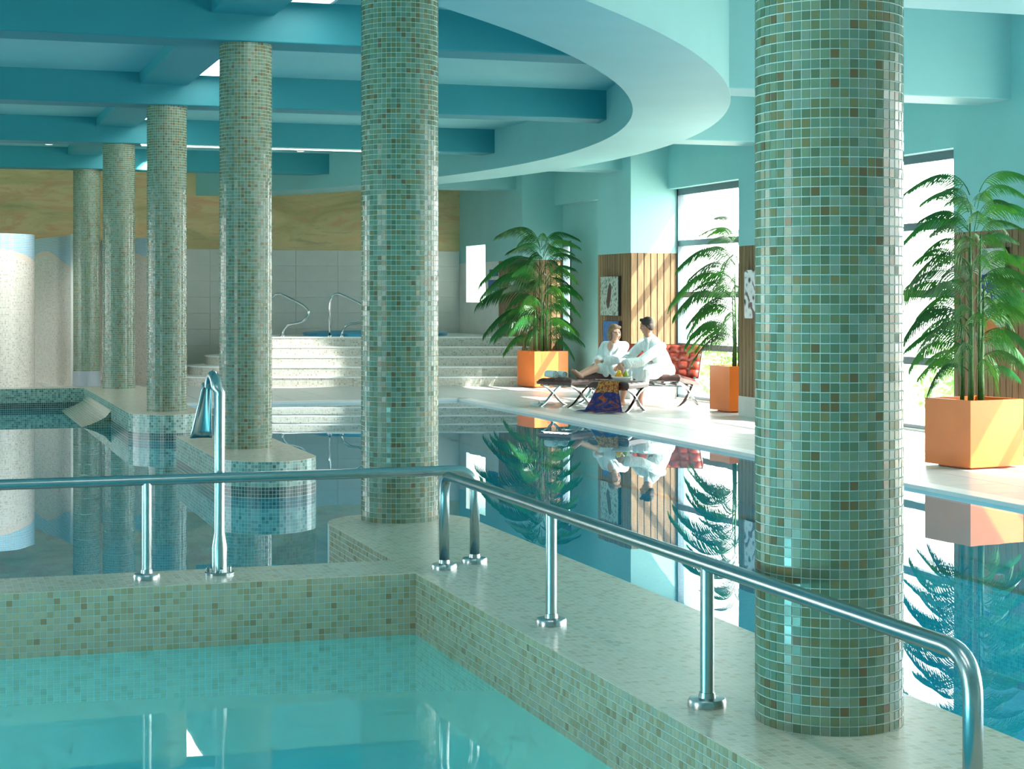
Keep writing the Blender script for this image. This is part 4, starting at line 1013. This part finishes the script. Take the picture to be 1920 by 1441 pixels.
mrb = [limb([pel, pel*.5+chest*.5+A([.03,.02,0]), chest, chest+(neck-chest)*.75], [.185, .165, .15, .085]), cap(shR, shL, .072), limb([shL, eL, wL+(eL-wL)*.3], [.074, .072, .074]), limb([shR, eR, wR+(eR-wR)*.22], [.074, .072, .074]),
       limb([pel-mr*.09, kL+A([.02,0,0])], [.135, .10]), limb([pel+mr*.09, kR+A([.02,0,0])], [.135, .10]), cap(pel, kL*.5+kR*.5, .14, .10), limb([kL, kL*.55+aL*.45], [.10, .10]), limb([kR, kR*.55+aR*.45], [.10, .10]), cap(pel+A([0,0,-.03]), pel-mr*.16+mf*.12+A([0,0,-.02]), .13, .10)]
mface = A([-.62, .76, -.10])
mhair = join(ball((0, -.020, .042), (.083, .096, .086)), ball((0, -.07, -.01), (.07, .045, .07)), cap((-.05, .05, .085), (.05, .05, .085), .026, .026), cap((-.074, -.01, .02), (-.066, -.06, -.03), .016, .016), cap((.074, -.01, .02), (.066, -.06, -.03), .016, .016))
M_ = person('person', (pel[0], pel[1], DK), 'seated person in a white robe with short dark hair, reaching for the fruit bowl', hd, mface, 1.03, 'skin_man', 'hair_dark', mb, mrb, mhair)
nb = neck-A([0,0,.005])
lapel(M_, [nb+mf*.05+mr*.03-A([0,0,.05]), nb+mr*.068, nb-mf*.066+A([0,0,.012]), nb-mr*.068, nb+mf*.05-mr*.03-A([0,0,.05]), chest+mf*.16-mr*.02-A([0,0,.1])], .036)
slipper(aL[0]-.10, aL[1]-.045, math.atan2(-.51, -.86), "white slipper on the near foot of the person reaching for fruit")
slipper(aR[0]-.10, aR[1]-.045, math.atan2(-.51, -.86), "white slipper on the far foot of the person reaching for fruit")

# ================================================================== lamps
def emit(name, col, s):
    k = NT(name); k.n.remove(k.b); e = k.add('ShaderNodeEmission'); e.inputs[0].default_value = col; e.inputs[1].default_value = s; k.link(e.outputs[0], k.out.inputs[0]); MATS[name] = k.m
emit('lamp_panel', (1, .96, .9, 1), 4.5); emit('bounce_glow', (.9, .98, 1, 1), 2.0); emit('lamp_disc', (1, .96, .9, 1), 3.0)
def panel(x0, y0, y1, zc_, lb):
    x1 = x0+.44; o = thing('ceiling_light', (x0+.22, (y0+y1)/2, zc_), 'flush ceiling light panel '+lb, 'ceiling light', 'light panels along the colonnade')
    make('frame', join(box(x0, x1, y0, y0+.03, zc_-.04, zc_), box(x0, x1, y1-.03, y1, zc_-.04, zc_), box(x0, x0+.03, y0, y1, zc_-.04, zc_), box(x1-.03, x1, y0, y1, zc_-.04, zc_)), 'paint_white', parent=o)
    make('diffuser', box(x0+.03, x1-.03, y0+.03, y1-.03, zc_-.03, zc_-.002), 'lamp_panel', parent=o)
for y0, y1, lb in ((10.9, 15.0, 'second column'), (16.6, 20.3, 'island column'), (22.0, 25.6, 'peninsula tip column'), (27.3, 30.9, 'back peninsula column')): panel(2.9, y0, y1, 4.16, 'behind the top of the '+lb)
panel(1.3, 1.2, 4.2, 4.5, 'added unseen above the foreground pool, on the side of the nearest column'); panel(-1.2, 1.2, 4.2, 4.5, 'added unseen above the foreground pool, farther from the nearest column')  # unseen panels, added to light the near spa walls and first column
o = thing('beam_glow_strip', (5.2, 25.78, 3.8), 'thin glowing strip under the ceiling beam above the pool end, added for bounced sunlight', 'bounced sunlight strip')  # glowing strip stands for sunlight bounced off deck and water onto the beam
make('strip_back', box(2.95, 7.4, 25.84, 25.9, 3.782, 3.8), 'paint_white', parent=o); make('tube', box(2.97, 7.38, 25.846, 25.894, 3.772, 3.784), 'bounce_glow', parent=o)
def downlight(x, y, zc_, target, energy, ang, label, blend=.5, col=(1, .97, .92)):
    o = thing('downlight', (x, y, zc_), label, 'spotlight', 'small ceiling spotlights')
    make('can', lathe([(.07, 0), (.07, -.1), (.06, -.12), (.055, -.12), (.05, -.06), (.001, -.05)], (x, y, zc_), 20), 'paint_white', parent=o, smooth=math.radians(40))
    make('lamp_face', lathe([(.045, -.075), (.045, -.07)], (x, y, zc_), 16), 'lamp_disc', parent=o)
    ld = bpy.data.lights.new('spot', 'SPOT'); ld.energy = energy; ld.spot_size = math.radians(ang); ld.spot_blend = blend; ld.shadow_soft_size = .05; ld.color = col
    lo = bpy.data.objects.new('spot', ld); COL.objects.link(lo); lo.location = (x, y, zc_-.14); lo.rotation_euler = (Vector(target)-Vector((x, y, zc_-.14))).to_track_quat('-Z', 'Y').to_euler()
downlight(1.9, 29.3, 4.16, (1.5, 31.3, 1.9), 200, 44, 'small ceiling spotlight aimed at the curved shower wall')
downlight(3.9, 30.9, 4.16, (2.15, 33.3, 1.9), 260, 44, 'small ceiling spotlight aimed at the shower screen')
downlight(6.0, 29.4, 4.16, (6.1, 31.25, .5), 700, 32, 'small ceiling spotlight aimed at the mosaic steps')
downlight(7.6, 31.4, 4.16, (7.8, 34.3, 2.2), 1000, 95, 'small ceiling spotlight added to brighten the wall behind the hot tub')  # added to brighten the stone-tiled back wall
downlight(8.4, 28.0, 4.5, (10.8, 31.6, 2.2), 260, 85, 'small ceiling spotlight above the far palm, added to lighten the far wall')  # extra spot, added to lighten the teal wall at the far end
# unseen underwater lamps, added to make the water glow cyan
emit('lamp_pool_fill', (.85, 1, 1, 1), 4.0)
def pool_fill_lamp(x, y, z, d, energy, label):
    o = thing('pool_fill_light', (x, y, z), label, 'added pool light', 'unseen underwater lamps added for the water glow'); D = A([d[0], d[1], 0]); Rm = np.array([[-D[1], D[0], 0], [0, 0, 1], D])
    rg = lathe([(.1, 0), (.1, .012), (.085, .018), (.08, .018), (.08, .0)], (0, 0, 0), 24); ds = lathe([(.08, .006), (.08, .012)], (0, 0, 0), 24)
    make('ring', (rg[0]@Rm+A([x, y, z]), rg[1]), 'chrome', parent=o); make('lens', (ds[0]@Rm+A([x, y, z]), ds[1]), 'lamp_pool_fill', parent=o)
    ld = bpy.data.lights.new('pool_fill_lamp', 'AREA'); ld.shape = 'DISK'; ld.size = .16; ld.energy = energy; ld.color = (.8, 1, 1)
    lo = bpy.data.objects.new('pool_fill_lamp', ld); COL.objects.link(lo); lo.location = (x+d[0]*.03, y+d[1]*.03, z); lo.rotation_euler = Vector((d[0], d[1], 0)).to_track_quat('-Z', 'Y').to_euler()
for y in (3.2, 5.2): pool_fill_lamp(-2.99, y, -.25, (1, 0), 95, 'unseen added underwater lamp in the left wall of the small pool, at %s' % ('its near end' if y < 4 else 'its middle'))
for y, w_ in ((3.0, 'near the camera'), (6.0, 'below the handrail'), (9.0, 'below the second column')): pool_fill_lamp(3.09, y, -.5, (1, 0), 40, 'unseen added underwater lamp in the strip wall facing the windows, '+w_)
